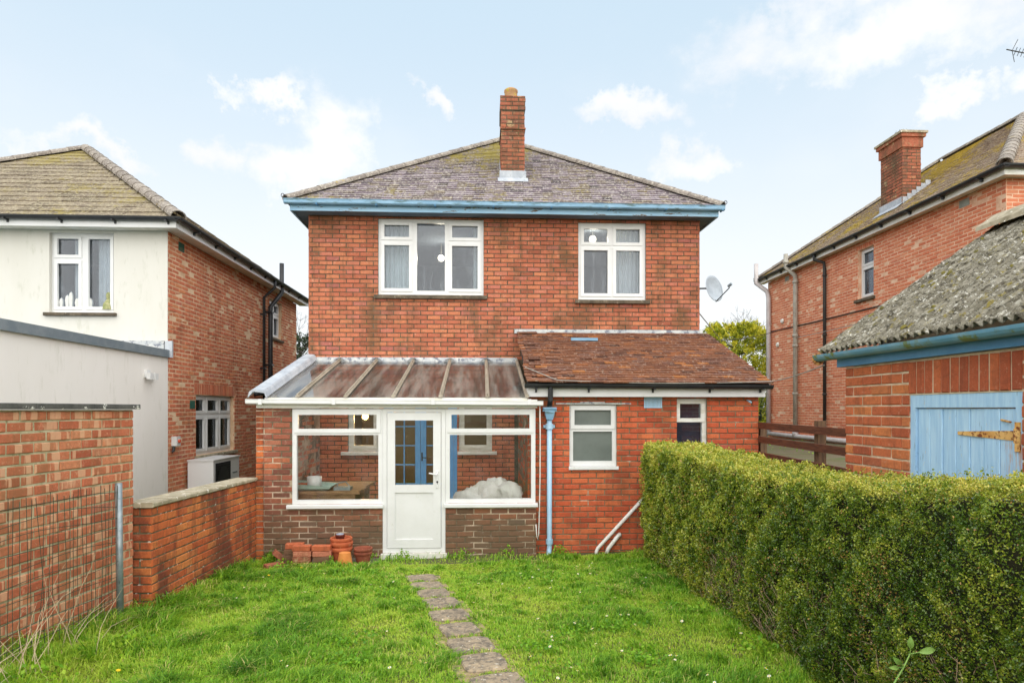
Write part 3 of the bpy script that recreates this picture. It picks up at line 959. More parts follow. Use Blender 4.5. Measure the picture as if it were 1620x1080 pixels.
def gz(x, y):
    z = np.interp(y, GY, GZ)
    z = z + 0.10 * np.clip((-2.45 - np.asarray(x)) / 0.5, 0, 1) * np.clip((5.8 - np.asarray(y)) / 1.5, 0, 1) + 0.012 * np.sin(np.asarray(x) * 3.1 + np.asarray(y) * 1.7) + 0.01 * np.sin(np.asarray(x) * 1.3 - np.asarray(y) * 2.9)
    return z


PATHPTS = [(-0.670 + (7.0 - y_) * 0.243, y_) for y_ in (7.0, 6.59, 6.18, 5.77, 5.37, 4.97, 4.58, 4.19, 3.80, 3.41, 3.02)]


def build_ground():
    xs = np.concatenate(([-900, -60, -14], np.linspace(-6, 6, 61), [14, 60, 900]))
    ys = np.concatenate(([-300, -20], np.linspace(0, 12, 61), [25, 80, 1500]))
    mb = MB()
    vs = [(x, y, float(gz(x, y))) for y in ys for x in xs]
    nx = len(xs)
    fs = [(j * nx + i, j * nx + i + 1, (j + 1) * nx + i + 1, (j + 1) * nx + i) for j in range(len(ys) - 1) for i in range(nx - 1)]
    mb.add(vs, fs)
    o = mb.build('ground', M['earth'], smooth=True)
    tag(o, kind='structure')
    t = MB()
    t.box(3.86, 5.05, -0.2, 60, 70, 1.03)
    o = t.build('terrace', M['terrace'])
    tag(o, kind='structure')
    # garden path of old slabs
    path = MB()
    pts = PATHPTS
    vs, fs = [], []
    for (x, y) in [(-0.69, 7.15)] + pts:
        for s in (-0.21, 0.21): vs.append((x + s, y + s * 0.2, float(gz(x, y)) + 0.006))
    for k in range(len(pts)): fs.append((2 * k, 2 * k + 2, 2 * k + 3, 2 * k + 1)[::-1])
    path.add(vs, [f[::-1] for f in fs])
    p = path.build('path', M['sand'])
    tag(p, kind='structure')
    rng = np.random.RandomState(4)
    for k, (x, y) in enumerate(pts):
        mb = MB()
        w, l = 0.160 + rng.uniform(-.012, .012), 0.160 + rng.uniform(-.012, .008)
        n = 16
        top, low = [], []
        a0 = 0.27 + rng.uniform(-.04, .04)
        for j in range(n):
            an = 2 * math.pi * (j + .5) / n
            cx, cy = math.cos(an), math.sin(an)
            e = 0.35
            px = w * math.copysign(abs(cx) ** e, cx) + rng.normal(0, .006)
            py = l * math.copysign(abs(cy) ** e, cy) + rng.normal(0, .006)
            qx, qy = x + px * math.cos(a0) - py * math.sin(a0), y + px * math.sin(a0) + py * math.cos(a0)
            zz = float(gz(x, y)) + 0.026 - (qy - y) * 0.055
            top.append((x + (qx - x) * .95, y + (qy - y) * .95, zz + rng.normal(0, .0015))); low.append((qx, qy, zz - 0.012))
        base = [(q[0], q[1], q[2] - 0.05) for q in low]
        mb.add(top + low + base, [tuple(range(n))] + [(n + j, n + (j + 1) % n, (j + 1) % n, j) for j in range(n)] + [(2 * n + j, 2 * n + (j + 1) % n, n + (j + 1) % n, n + j) for j in range(n)])
        mb.build('paving_slab', M['slab'], p)
    return pts


PATH = build_ground()

# ------------------------------------------------------------------ main house
YM, XL, XR = 10.6, -2.883, 3.753
ZE = 5.30          # tile line at the eaves
H = thing('house', 'red brick two-storey house with blue gutter and hipped roof in the middle', 'house', (0.43, 14.6, 0))
BM = Basis((XL, YM, 0), (0, -1, 0))
U = lambda X: X - XL
win_l = (U(-1.733), 3.845, U(0.037), 5.134)
win_r = (U(1.651), 3.790, U(2.818), 5.115)
in_l = (U(-2.23), 1.22, U(-1.72), 2.1)
door = (U(-1.64), 0.10, U(-0.41), 2.12)
in_r = (U(-0.38), 1.22, U(0.18), 2.1)
w = MB()
w.sheet(BM, 0, -0.1, XR - XL, 5.19, [win_l, win_r, in_l, door, in_r], -0.007, -0.24, 0, 0)
w.box(XL, YM + 0.24, -0.1, XL + 0.2, 19.0, 5.19)
w.box(XR - 0.2, YM + 0.24, -0.1, XR, 19.0, 5.19)
w.box(XL + 0.2, 18.8, -0.1, XR - 0.2, 19.0, 5.19)
wall = w.build('wall', M['mortar_dark'], H)
hs = [win_l, win_r, in_l, door, in_r, (U(0.56), -0.2, U(4), 2.20)]
lay_bricks(wall, BM, 0, 2.76, XR - XL, 5.185, hs, M['brick_main'], 235, 7, off=0.06,
           filt=lambda p: not (p.x > 0.6 and p.z < 3.28))
lay_bricks(wall, BM, 0.09, 0.05, U(0.62), 2.72, hs, M['brick_left'], 0, 8)
# side faces, seen from a step aside
lay_bricks(wall, Basis((XL, 19.0, 0), (-1, 0, 0)), 0, 2.7, 8.4, 5.185, [], M['brick_main'], 0, 9)
lay_bricks(wall, Basis((XR, YM, 0), (1, 0, 0)), 0, 1.0, 8.4, 5.185, [], M['brick_main'], 0, 10)

# roof
ex0, ex1, ey0, ey1 = -3.15, 4.02, 10.30, 19.3
za = 7.86
roof, A, Bk, half = hip_roof(H, ex0, ex1, ey0, ey1, ZE, za, M['under_roof'])
fr, rt, lf = slopes(ex0, ex1, ey0, ey1, ZE, za)
CHX0, CHX1, CHY = 0.36, 0.79, 11.45
lay_tiles(roof, *fr, M['tile_main'], 290, 21, messy=0.10, gauge=0.112, filt=lambda p: not (CHX0 < p.x < CHX1 and p.y > CHY))
lay_tiles(roof, *rt, M['tile_main'], 0, 22, messy=0.1, gauge=0.112)
lay_tiles(roof, *lf, M['tile_main'], 0, 23, messy=0.1, gauge=0.112)
up = Vector((0, 0, 0.03))
half_rounds(roof, Vector((ex0, ey0, ZE)) + up, A + up, 0.085, M['ridge'], seed=3)
half_rounds(roof, Vector((ex1, ey0, ZE)) + up, A + up, 0.085, M['ridge'], seed=4)
half_rounds(roof, A + up, Bk + up, 0.085, M['ridge'], seed=5, name='ridge_tile')
for sx, x in ((-1, ex0), (1, ex1)):     # hip irons curled at the foot of each hip
    b = MB()
    q = [Vector((x - sx * 0.02, ey0 + 0.02, ZE + 0.02))]
    for k in range(7):
        a = -0.9 + k * 0.75
        q.append(Vector((x + sx * (0.05 + 0.025 * math.cos(a)), ey0 - 0.045, ZE + 0.075 + 0.03 * math.sin(a))))
    b.tube(q, 0.006, 6)
    b.build('hip_iron', M['black_iron'], roof)

# eaves
e = MB()
e.box(ex0 + 0.07, ey0 + 0.03, 5.17, ex1 - 0.07, YM, 5.19)
e.box(ex0 + 0.07, YM, 5.17, XL - 0.004, ey1, 5.19); e.box(XR + 0.004, YM, 5.17, ex1 - 0.07, ey1, 5.19)
e.build('soffit', M['soffit_grey'], H)
e = MB()
e.box(ex0 + 0.05, ey0 + 0.004, 5.15, ex1 - 0.05, ey0 + 0.028, ZE - 0.02)
e.box(ex0 + 0.045, ey0 + 0.03, 5.15, ex0 + 0.068, ey1, ZE - 0.02); e.box(ex1 - 0.068, ey0 + 0.03, 5.15, ex1 - 0.045, ey1, ZE - 0.02)
e.build('fascia', M['blue_flake'], H, kind=None)
e = MB()
gutter(e, (ex0 - 0.02, ey0 - 0.055, 5.305), (ex1 + 0.02, ey0 - 0.055, 5.300), 0.055, flat=True)
g = e.build('gutter', M['blue_paint'], H)
for x in np.arange(ex0 + 0.5, ex1, 0.95):
    b = MB(); b.box(x - .012, ey0 - 0.112, 5.222, x + .012, ey0 + 0.004, 5.238); b.build('bracket', M['blue_deep'], g)

# chimney
c = MB()
c.box(CHX0 + 0.007, CHY + 0.007, 5.6, CHX1 - 0.007, CHY + 0.66, 7.66)
ch = c.build('chimney', M['mortar_dark'], H)
CB = Basis((CHX0, CHY, 0), (0, -1, 0))
CW = CHX1 - CHX0
lay_bricks(ch, CB, 0, 6.18, CW, 7.05, [], M['brick_chimney'], 40, 31, L=0.215, off=0.107)
lay_bricks(ch, Basis((CHX0, CHY + .66, 0), (-1, 0, 0)), 0, 6.18, 0.66, 7.66, [], M['brick_chimney'], 0, 32)
lay_bricks(ch, Basis((CHX1, CHY, 0), (1, 0, 0)), 0, 6.18, 0.66, 7.66, [], M['brick_chimney'], 0, 33)
for (zb, zt, o_, n_) in ((7.045, 7.08, 0.022, 34), (7.40, 7.66, 0.018, 35), (7.08, 7.40, 0.004, 36)):
    c = MB(); c.box(CHX0 - o_ + .006, CHY - o_ + .006, zb, CHX1 + o_ - .006, CHY + .66 + o_, zt - 0.003)
    c.build('corbel', M['mortar_dark'], ch)
    lay_bricks(ch, Basis((CHX0 - o_, CHY - o_, 0), (0, -1, 0)), 0, zb, CW + 2 * o_, zt, [], M['brick_chimney'], 20 if zt - zb > .1 else 0, n_, L=(CW + 2 * o_) / 2, off=0.107)
c = MB()
c.lathe(((CHX0 + CHX1) / 2 - .02, CHY + 0.3, 7.655), [(0.135, 0), (0.145, 0.02), (0.125, 0.05), (0.118, 0.2), (0.128, 0.22), (0.128, 0.25), (0.10, 0.27), (0.10, 0.1)], 20)
c.build('chimney_pot', M['pot_clay'], ch, smooth=True)
c = MB()
zf = ZE + (CHY - ey0) * (za - ZE) / half
c.box(CHX0 - 0.03, CHY - 0.012, zf - 0.02, CHX1 + 0.03, CHY - 0.004, zf + 0.17)
c.add([(CHX0 - .06, CHY - .15, zf - .075), (CHX1 + .06, CHY - .15, zf - .075), (CHX1 + .06, CHY - .01, zf + .04), (CHX0 - .06, CHY - .01, zf + .04)], [(0, 1, 2, 3)])
for s, x in ((-1, CHX0), (1, CHX1)):
    for k in range(7):
        y = CHY + k * 0.1
        zz = ZE + (y - ey0) * (za - ZE) / half
        c.box(min(x + s * .006, x + s * .012), y, zz - 0.05, max(x + s * .006, x + s * .012), y + 0.1, zz + 0.17)
c.build('flashing', M['lead'], ch)

# upper windows
a, b, c_, d = win_l
f = 0.058
W3 = (c_ - a)
lights = [(a + f, b + 0.08, a + 0.555, b + 0.89, True), (a + f, b + 0.945, a + 0.555, d - f, True),
          (a + 0.645, b + 0.085, a + 1.115, d - f, False),
          (c_ - 0.575, b + 0.08, c_ - f, b + 0.89, True), (c_ - 0.575, b + 0.945, c_ - f, d - f, True)]
window(H, BM, a, b, c_, d, lights, M['white_upvc'], M['glass'], label='wide white window with net curtain')
a, b, c_, d = win_r
mu = (a + c_) / 2
lights = [(a + f, b + 0.08, mu - 0.03, b + 0.90, True), (a + f, b + 0.955, mu - 0.03, d - f, True), (mu + 0.03, b + 0.08, c_ - f, b + 0.90, True), (mu + 0.03, b + 0.955, c_ - f, d - f, True)]
window(H, BM, a, b, c_, d, lights, M['white_upvc'], M['glass'], label='four-light white window with cream curtains')
for (q, nm) in ((win_l, 'l'), (win_r, 'r')):
    s = MB(); s.obox(BM, q[0] - 0.06, q[1] - 0.065, q[2] + 0.06, q[1] - 0.002, 0.06, -0.12, bev=0.008)
    s.build('sill', M['stone_sill'], H)
# flashings where the lower roofs meet the wall
s = MB()
s.obox(BM, 0.02, 2.70, U(0.60), 2.80, 0.012, -0.004)
s.obox(BM, U(0.56), 3.215, U(3.80), 3.285, 0.014, -0.004)
s.build('flashing', M['lead_stain'], H)
# ground-floor openings seen through the conservatory
a, b, c_, d = in_l
window(H, BM, a, b, c_, d, [(a + .05, b + .06, c_ - .05, d - .05, True)], M['cream_upvc'], M['glass_clear'])
s = MB(); s.obox(BM, a - .1, b - .055, c_ + .06, b - 0.002, 0.10, -0.1, bev=.006); s.build('sill', M['cream_upvc'], H)
a, b, c_, d = in_r
window(H, BM, a, b, c_, d, [(a + .05, b + .06, c_ - .05, d - .05, True)], M['cream_upvc'], M['glass_clear'])
s = MB(); s.obox(BM, a - .02, b - .055, c_ + .08, b - 0.002, 0.10, -0.1, bev=.006); s.build('sill', M['cream_upvc'], H)
a, b, c_, d = door
dm = (a + c_) / 2
fd = MB()
fd.sheet(BM, a, b, c_, d, [(a + .06, b + .03, c_ - .06, d - .06)], -0.02, -0.12)
dr = fd.build('french_door', M['blue_gloss'], H)
for (u0_, u1_) in ((a + .064, dm - .003), (dm + .003, c_ - .064)):
    holes = []
    wcol = (u1_ - u0_ - .16) / 2
    for i in range(2):
        for j in range(5):
            hh = (d - .07 - b - .34) / 5
            holes.append((u0_ + .08 + i * wcol + .009, b + .25 + j * hh + .009, u0_ + .08 + (i + 1) * wcol - .009, b + .25 + (j + 1) * hh - .009))
    q = MB(); q.sheet(BM, u0_, b + .034, u1_, d - .064, holes, -0.035, -0.08)
    q.build('door_leaf', M['blue_gloss'], dr)
    q = MB(); q.obox(BM, u0_ + .06, b + .2, u1_ - .06, d - .1, -0.055, -0.06); q.build('pane', M['glass_clear'], dr)
q = MB(); q.obox(BM, dm + .012, 1.06, dm + .035, 1.2, -.028, -.035); q.tube([BM.p(dm + .024, 1.12, -.03), BM.p(dm + .024, 1.12, 0.02), BM.p(dm + .1, 1.11, 0.02)], .008, 6)
q.build('door_handle', M['black_iron'], dr)
# rooms behind the windows
r_ = MB()


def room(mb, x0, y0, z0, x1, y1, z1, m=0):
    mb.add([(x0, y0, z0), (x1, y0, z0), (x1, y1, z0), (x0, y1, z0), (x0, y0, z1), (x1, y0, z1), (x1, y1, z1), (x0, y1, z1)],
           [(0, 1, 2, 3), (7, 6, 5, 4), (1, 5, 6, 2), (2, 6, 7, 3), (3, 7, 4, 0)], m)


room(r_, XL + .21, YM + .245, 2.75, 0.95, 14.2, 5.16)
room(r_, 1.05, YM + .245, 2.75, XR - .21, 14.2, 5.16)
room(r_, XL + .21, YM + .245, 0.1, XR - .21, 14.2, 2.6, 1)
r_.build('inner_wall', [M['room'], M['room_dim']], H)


def pendant(name, pos, top, r, mat, label, energy, col):
    t = thing(name, label, 'lamp', pos, 'lit pendant lamps indoors')
    p = Vector(pos)
    b = MB(); b.tube([p + Z * r * .9, (p.x, p.y, top)], 0.006, 6); b.build('cord', M['cable_grey'], t)
    b = MB(); b.lathe(p, [(max(.004, r * math.sin(math.pi * k / 10)), -r * math.cos(math.pi * k / 10)) for k in range(11)], 16)
    b.build('globe', mat, t, smooth=True)
    l = bpy.data.lights.new('lamp_light', 'POINT'); l.energy = energy; l.color = col; l.shadow_soft_size = r
    lo = bpy.data.objects.new('lamp_light', l); link(lo, t); lo.location = p + Vector((0, -r - .05, -.05))
    return t


pendant('pendant_lamp', (-0.78, 12.2, 4.86), 5.15, 0.065, M['bulb'], 'glowing pendant lamp seen through the wide upstairs window', 4, (1, .85, .62))
pendant('pendant_lamp', (2.02, 11.3, 5.02), 5.15, 0.065, M['bulb'], 'glowing pendant lamp seen through the four-light upstairs window', 3, (1, .85, .62))
pendant('pendant_lamp', (-2.11, 11.5, 1.80), 2.58, 0.06, M['bulb_warm'], 'amber lamp behind the kitchen window, nearer the garden wall', 10, (1, .6, .2))
pendant('pendant_lamp', (-1.80, 11.7, 1.82), 2.58, 0.06, M['bulb_warm'], 'amber lamp behind the kitchen window, nearer the door', 10, (1, .6, .2))


def curtain(name, x0, x1, y, z0, z1, mat, label, folds=7, amp=0.02, taper=0.0):
    mb = MB()
    n = folds * 8
    vs, fs = [], []
    for j, zz in enumerate(np.linspace(z1, z0, 8)):
        for i in range(n + 1):
            t = i / n
            x = x0 + (x1 - x0) * t
            x += taper * (j / 7) * (1 - t)
            vs.append((x, y + amp * math.sin(t * folds * 2 * math.pi) + 0.006 * math.sin(t * 31), zz))
    for j in range(7):
        for i in range(n): fs.append((j * (n + 1) + i, (j + 1) * (n + 1) + i, (j + 1) * (n + 1) + i + 1, j * (n + 1) + i + 1))
    b = len(vs)
    vs += [(v[0], v[1] + .004, v[2]) for v in vs]
    fs += [tuple(reversed([i + b for i in f])) for f in fs]
    mb.add(vs, fs)
    o = mb.build(name, mat, smooth=True)
    return tag(o, label, 'curtain', 'curtains inside the upstairs windows')


curtain('net_curtain', -1.70, -1.14, 10.92, 3.86, 5.10, M['curtain'], 'pale patterned net curtain filling the first light of the wide window')
curtain('curtain', -0.14, 0.02, 10.92, 3.86, 5.10, M['curtain'], 'narrow pale curtain at the edge of the wide window', 3)
curtain('curtain', 1.68, 1.80, 10.92, 3.80, 5.06, M['curtain_plain'], 'narrow cream curtain beside the lit lamp in the four-light window', 2)
curtain('curtain', 2.37, 2.80, 10.92, 3.80, 5.06, M['curtain_plain'], 'gathered cream curtain in the four-light window nearest the satellite dish', 6)

# ------------------------------------------------------------------ lean-to
YL = 8.37
LT = thing('lean_to', 'red brick lean-to with tiled roof and white fascia beside the conservatory', 'extension', (2.2, 9.4, 0))
BL = Basis((0.62, YL, 0), (0, -1, 0))
UL = lambda X: X - 0.62
w1 = (UL(1.184), 1.128, UL(1.828), 1.99)
w2 = (UL(2.65), 1.15, UL(3.069), 2.076)
vent = (UL(2.199), 1.947, UL(2.442), 2.095)
LW = 3.78 - 0.62
m = MB()
m.sheet(BL, 0, -0.15, LW, 2.16, [w1, w2], -0.008, -0.2)
m.box(0.62, YL + .2, -.15, 0.80, YM - .01, 2.2); m.box(3.58, YL + .2, -.15, 3.772, YM - .01, 2.2)
lw = m.build('wall', M['mortar_lean'], LT)
lay_bricks(lw, BL, 0, -0.05, LW, 2.155, [w1, w2, vent, (UL(1.15), 1.985, UL(1.87), 2.02)], M['brick_lean'], 300, 41, off=0.03,
           filt=lambda p: p.x < 2.2 or p.z > 1.42)
lay_bricks(lw, Basis((0.62, YM, 0), (-1, 0, 0)), 0.05, 0.0, 2.2, 2.2, [], M['brick_lean'], 0, 42)
lay_bricks(lw, Basis((3.78, YL, 0), (1, 0, 0)), 0, 1.0, 2.2, 2.2, [], M['brick_lean'], 0, 43)
s = MB(); s.obox(BL, UL(1.0), 1.995, UL(2.02), 2.015, 0.004, -.004)
s.obox(BL, UL(1.33), 1.996, UL(1.66), 2.03, 0.008, -.004); s.build('lintel', M['lead_stain'], LT)
a, b, c_, d = w1
window(LT, BL, a, b + .035, c_, d, [(a + .055, b + .10, c_ - .055, b + .50, False), (a + .03, b + .545, c_ - .03, d - .03, True)], M['white_upvc'], M['glass_frost'], label='white window with frosted panes')
s = MB(); s.obox(BL, a - .012, b - .012, c_ + .018, b + .033, 0.035, -.11, bev=.005); s.build('sill', M['white_upvc'], LT)
a, b, c_, d = w2
window(LT, BL, a, b, c_, d, [(a + .01, b + .06, c_ - .055, d - .325, False), (a + .01, d - .31, c_ - .03, d - .03, True)], M['cream_upvc'], glass_mat('glass_sky', 0.13, (.8, .84, .9)), label='narrow white window with clear panes')
q = MB(); q.obox(BL, a, b, c_, d, -.30, -.32); q.build('inner_wall', M['room'], LT)
v = MB()
n = 10
a, b, c_, d = vent
holes = [(a + .012 + i * (c_ - a - .024) / 12 + .004, b + .012 + j * (d - b - .024) / 8 + .004, a + .012 + (i + 1) * (c_ - a - .024) / 12 - .004, b + .012 + (j + 1) * (d - b - .024) / 8 - .004) for i in range(12) for j in range(8)]
v.sheet(BL, a, b, c_, d, holes, 0.006, -.006)
v.build('air_brick', M['blue_pale'], LT)
# roof
lx0, lx1 = 0.575, 3.862
ly0, lz0 = 8.14, 2.275
ly1, lz1 = YM - 0.012, 3.235
ln = math.hypot(ly1 - ly0, lz1 - lz0)
V = ((ly1 - ly0) / ln, (lz1 - lz0) / ln)
m = MB()
t = 0.03
m.add([(lx0 + .03, ly0 + .02, lz0 - t - .02), (lx1 - .03, ly0 + .02, lz0 - t - .02), (lx1 - .03, ly1, lz1 - t), (lx0 + .03, ly1, lz1 - t), (lx0 + .03, ly0 + .02, lz0 - .012), (lx1 - .03, ly0 + .02, lz0 - .012), (lx1 - .03, ly1, lz1 - .012), (lx0 + .03, ly1, lz1 - .012)],
      [(0, 3, 2, 1), (4, 5, 6, 7), (0, 1, 5, 4), (1, 2, 6, 5), (2, 3, 7, 6), (3, 0, 4, 7)])
lr = m.build('roof', M['under_roof'], LT)
lay_tiles(lr, (lx0, ly0, lz0), (1, 0, 0), (0, V[0], V[1]), lambda v: (0.02 - 0.015 * math.sin(v * 4), lx1 - lx0), ln, M['tile_lean'], 300, 51, messy=0.30, gauge=0.102,
          wonky=lambda p: 0.6 + 2.4 * max(0, (1.5 - p.x)) / 0.9)
q = MB(); q.box(1.44, 9.98, 3.03, 1.87, 10.04, 3.075); o = q.build('roof_strip', M['blue_paint'], LT); o['label'] = 'blue strip lying on the brown tiles'
q = MB(); q.box(lx0 + .03, ly0 + .10, 2.095, 3.815, ly0 + .222, 2.225); q.build('fascia', M['white_upvc'], LT)
q = MB(); gutter(q, (lx0 - .01, ly0 + .03, 2.262), (3.875, ly0 + .03, 2.250), 0.056); lg = q.build('gutter', M['black_plastic'], LT)
for x in (0.72, 1.42, 2.28, 3.05, 3.74):
    q = MB(); q.box(x - .012, ly0 - .03, 2.19, x + .012, ly0 + .1, 2.205); q.box(x - .012, ly0 + .08, 2.15, x + .012, ly0 + .098, 2.2); q.build('bracket', M['black_plastic'], lg)
q = MB(); q.tube([(0.905, ly0 + .03, 2.22), (0.905, ly0 + .04, 2.05), (0.905, 8.28, 1.99), (0.905, 8.28, 1.90)], 0.034, 10); q.build('gutter_outlet', M['black_plastic'], LT)

DP = thing('downpipe', 'pale blue downpipe with hopper head standing between conservatory and lean-to window', 'downpipe', (0.905, 8.29, 0))
q = MB()
prof = [(.088, .055, 1.955), (.092, .06, 1.935), (.066, .05, 1.915), (.060, .048, 1.86), (.040, .04, 1.79)]
vs, fs = [], []
for (hx, hy, zz) in prof: vs += [(0.905 - hx, 8.29 - hy, zz), (0.905 + hx, 8.29 - hy, zz), (0.905 + hx, 8.29 + hy, zz), (0.905 - hx, 8.29 + hy, zz)]
for k in range(len(prof) - 1):
    for j in range(4): fs.append((4 * k + 4, 4 * k + 4 + 0 + 0, 0, 0) if False else (4 * k + j, 4 * (k + 1) + j, 4 * (k + 1) + (j + 1) % 4, 4 * k + (j + 1) % 4))
fs += [(16, 19, 18, 17)]
q.add(vs, fs)
q.box(0.905 - .09, 8.245, 1.9, 0.905 + .09, 8.335, 1.925)
q.build('hopper', M['blue_paint'], DP)
q = MB(); q.tube([(0.905, 8.30, 1.80), (0.905, 8.30, 0.12), (0.90, 8.29, 0.04), (0.89, 8.22, 0.0)], 0.034, 12); q.build('pipe', M['blue_pale'], DP, smooth=True)
q = MB(); q.tube([(0.905, 8.30, 1.735), (0.905, 8.30, 1.665)], 0.05, 12); q.box(0.905 - .075, 8.335, 1.68, .905 + .075, 8.36, 1.72); q.build('collar', M['blue_pale'], DP)
q = MB(); q.tube([(0.905, 8.30, 0.20), (0.905, 8.30, 0.14)], 0.048, 12); q.build('collar', M['blue_pale'], DP)

q = MB(); q.tube([(2.24, 8.315, 0.80), (1.56, 8.315, 0.075), (1.535, 8.30, 0.03), (1.53, 8.29, -.02)], 0.024, 10); o = q.build('waste_pipe', M['white_plastic'], smooth=True)
tag(o, 'long white waste pipe slanting down the brick wall beside the hedge', 'pipe')
q = MB(); q.tube([(1.86, 8.37, 0.245), (1.855, 8.33, 0.245), (1.835, 8.318, 0.235), (1.70, 8.316, 0.065), (1.67, 8.31, -.02)], 0.027, 10); o = q.build('waste_pipe', M['white_plastic'], smooth=True)
tag(o, 'short white waste pipe with elbow below the long one', 'pipe')
q = MB(); q.tube([(3.62, 8.37, 2.055), (3.645, 8.30, 2.02)], 0.014, 8); o = q.build('overflow_pipe', M['blue_pale'], smooth=True)
tag(o, 'stub of pale blue overflow pipe under the white fascia', 'pipe')
pts = [(0.765, 8.17, 1.97), (0.77, 8.175, 1.6), (0.768, 8.18, 1.0), (0.762, 8.19, 0.62), (0.752, 8.19, 0.3), (0.742, 8.19, 0.22), (0.725, 8.185, 0.26), (0.715, 8.18, 0.42)]
q = MB(); q.tube(pts, 0.0075, 6); o = q.build('cable', M['white_plastic'], smooth=True)
tag(o, 'white cable hanging down beside the conservatory and looped at its end', 'cable')

# satellite dish
SD = thing('satellite_dish', 'grey satellite dish on a bracket at the edge of the house wall', 'dish', (3.79, 10.7, 4.0))
dc = Vector((4.03, 10.66, 4.02)); dn = Vector((0.50, -0.84, 0.20)).normalized()
q = MB()
S_, rr = 24, 0.235
side = dn.cross(Z).normalized(); upv = side.cross(dn)
vs, fs = [dc - dn * 0.05], []
for i in range(1, 7):
    r0 = rr * i / 6
    for k in range(S_):
        an = 2 * math.pi * k / S_
        vs.append(dc + side * math.cos(an) * r0 * 0.92 + upv * math.sin(an) * r0 + dn * (-0.05 + 0.055 * (i / 6) ** 2))
for k in range(S_): fs.append((0, 1 + k, 1 + (k + 1) % S_))
for i in range(5):
    for k in range(S_):
        fs.append((1 + i * S_ + k, 1 + (i + 1) * S_ + k, 1 + (i + 1) * S_ + (k + 1) % S_, 1 + i * S_ + (k + 1) % S_))
nb = len(vs)
vs += [v_ - dn * 0.006 for v_ in vs]
fs += [tuple(reversed([i + nb for i in f_])) for f_ in fs]
fs += [(1 + 5 * S_ + k, nb + 1 + 5 * S_ + k, nb + 1 + 5 * S_ + (k + 1) % S_, 1 + 5 * S_ + (k + 1) % S_) for k in range(S_)]
q.add(vs, fs); q.build('dish', M['dish_grey'], SD, smooth=True)
q = MB(); a0 = dc - upv * rr - dn * .01; a1 = dc + dn * 0.30 - upv * 0.10; q.tube([dc - dn * .06 - upv * .1, a0, a1], 0.010, 6); q.build('arm', M['black_iron'], SD)
q = MB(); q.tube([a1 - dn * .02 + upv * .03, a1 + dn * .05 + upv * .05], 0.024, 10); q.build('receiver', M['metal_grey'], SD)
q = MB(); q.tube([(3.753, 10.74, 4.03), (3.90, 10.72, 4.03), dc - dn * .06], 0.014, 8); q.box(3.755, 10.68, 3.97, 3.765, 10.80, 4.09); q.build('bracket', M['black_iron'], SD)

# ------------------------------------------------------------------ conservatory
YC = 8.2
CV = thing('conservatory', 'white framed lean-to conservatory with glass roof and low brown brick walls', 'conservatory', (-1.05, 9.3, 0))
BC = Basis((-2.80, YC, 0), (0, -1, 0))
UC = lambda X: X + 2.80
cw_ = 0.72 + 2.80
wl = (UC(-2.44), 0.70, UC(-1.283), 1.935)
dr_ = (UC(-1.283), 0.06, UC(-0.468), 1.935)
wr = (UC(-0.468), 0.70, UC(0.71), 1.935)
m = MB()
m.sheet(BC, 0, -0.15, cw_, 1.94, [wl, dr_, (wr[0], wr[1], wr[2] + .02, wr[3] + .01)], -0.007, -0.11)
m.box(-2.80, YC + .11, -.15, -2.69, YM - .02, 1.94)
m.box(-2.905, YC + 0.03, -.15, -2.803, YC + .25, 1.95)
cwall = m.build('wall', M['mortar_cons'], CV)
lay_bricks(cwall, BC, 0, -0.04, cw_, 1.935, [wl, dr_, (wr[0], wr[1], wr[2] + .02, wr[3] + .01)], M['brick_brown'], 290, 61, off=0.0)
lay_bricks(cwall, Basis((-2.905, YC + .022, 0), (0, -1, 0)), 0, -.04, 0.10, 1.945, [], M['brick_garden'], 0, 62, L=0.21, off=0.102, half_first=0)
lay_bricks(cwall, Basis((-2.69, YC + .11, 0), (1, 0, 0)), 0, 0.1, 2.25, 1.94, [], M['brick_left'], 0, 63, proud=.001)
lay_bricks(cwall, Basis((-2.80, YM, 0), (-1, 0, 0)), 0, 0.0, 2.1, 1.94, [], M['brick_brown'], 0, 64)
q = MB(); q.box(-2.69, YC + .1, -.1, .62, YM - .01, .075); q.build('floor', M['cons_floor'], CV)


def cons_window(q, fixed_left):
    a, b, c, d = q
    return window(CV, BC, a, b, c, d, [(a + .055, b + .055, c - .055, d - .34, False), (a + .035, d - .30, c - .035, d - .035, True)], M['white_upvc'], M['glass_damp'], n=-.012, depth=.07)


f1 = cons_window(wl, True); f1['label'] = 'conservatory window in front of the wooden bench'
f2 = cons_window(wr, False); f2['label'] = 'conservatory window in front of the white sacks'
for q in (wl, wr):
    s = MB(); s.obox(BC, q[0] - (.06 if q is wl else .015), q[1] - .05, q[2] + (.012 if q is wl else .028), q[1] - .002, 0.055, -.07, bev=.006); s.build('sill', M['white_upvc'], CV)
a, b, c_, d = dr_
fm = MB(); fm.sheet(BC, a + .002, b, c_ - .002, d, [(a + .055, b + .06, c_ - .055, d - .045)], -.010, -.08)
dfr = fm.build('door_frame', M['white_upvc'], CV)
a2, b2, c2, d2 = a + .060, b + .065, c_ - .060, d - .05
q = MB(); q.sheet(BC, a2, b2, c2, d2, [(a2 + .10, b2 + .11, c2 - .10, b2 + .72), (a2 + .10, b2 + .82, c2 - .10, d2 - .10)], -.002, -.055)
dd = q.build('door', M['white_upvc'], CV); dd['label'] = 'half-glazed white back door'
q = MB(); q.obox(BC, a2 + .10, b2 + .11, c2 - .10, b2 + .72, -.018, -.03); q.build('panel', M['white_upvc'], dd)
q = MB(); q.obox(BC, a2 + .095, b2 + .815, c2 - .095, d2 - .095, -.026, -.032); q.build('pane', M['glass_clear'], dd)
q = MB(); q.obox(BC, c2 - .062, b2 + .78, c2 - .030, b2 + 1.0, .010, -.004, bev=.003)
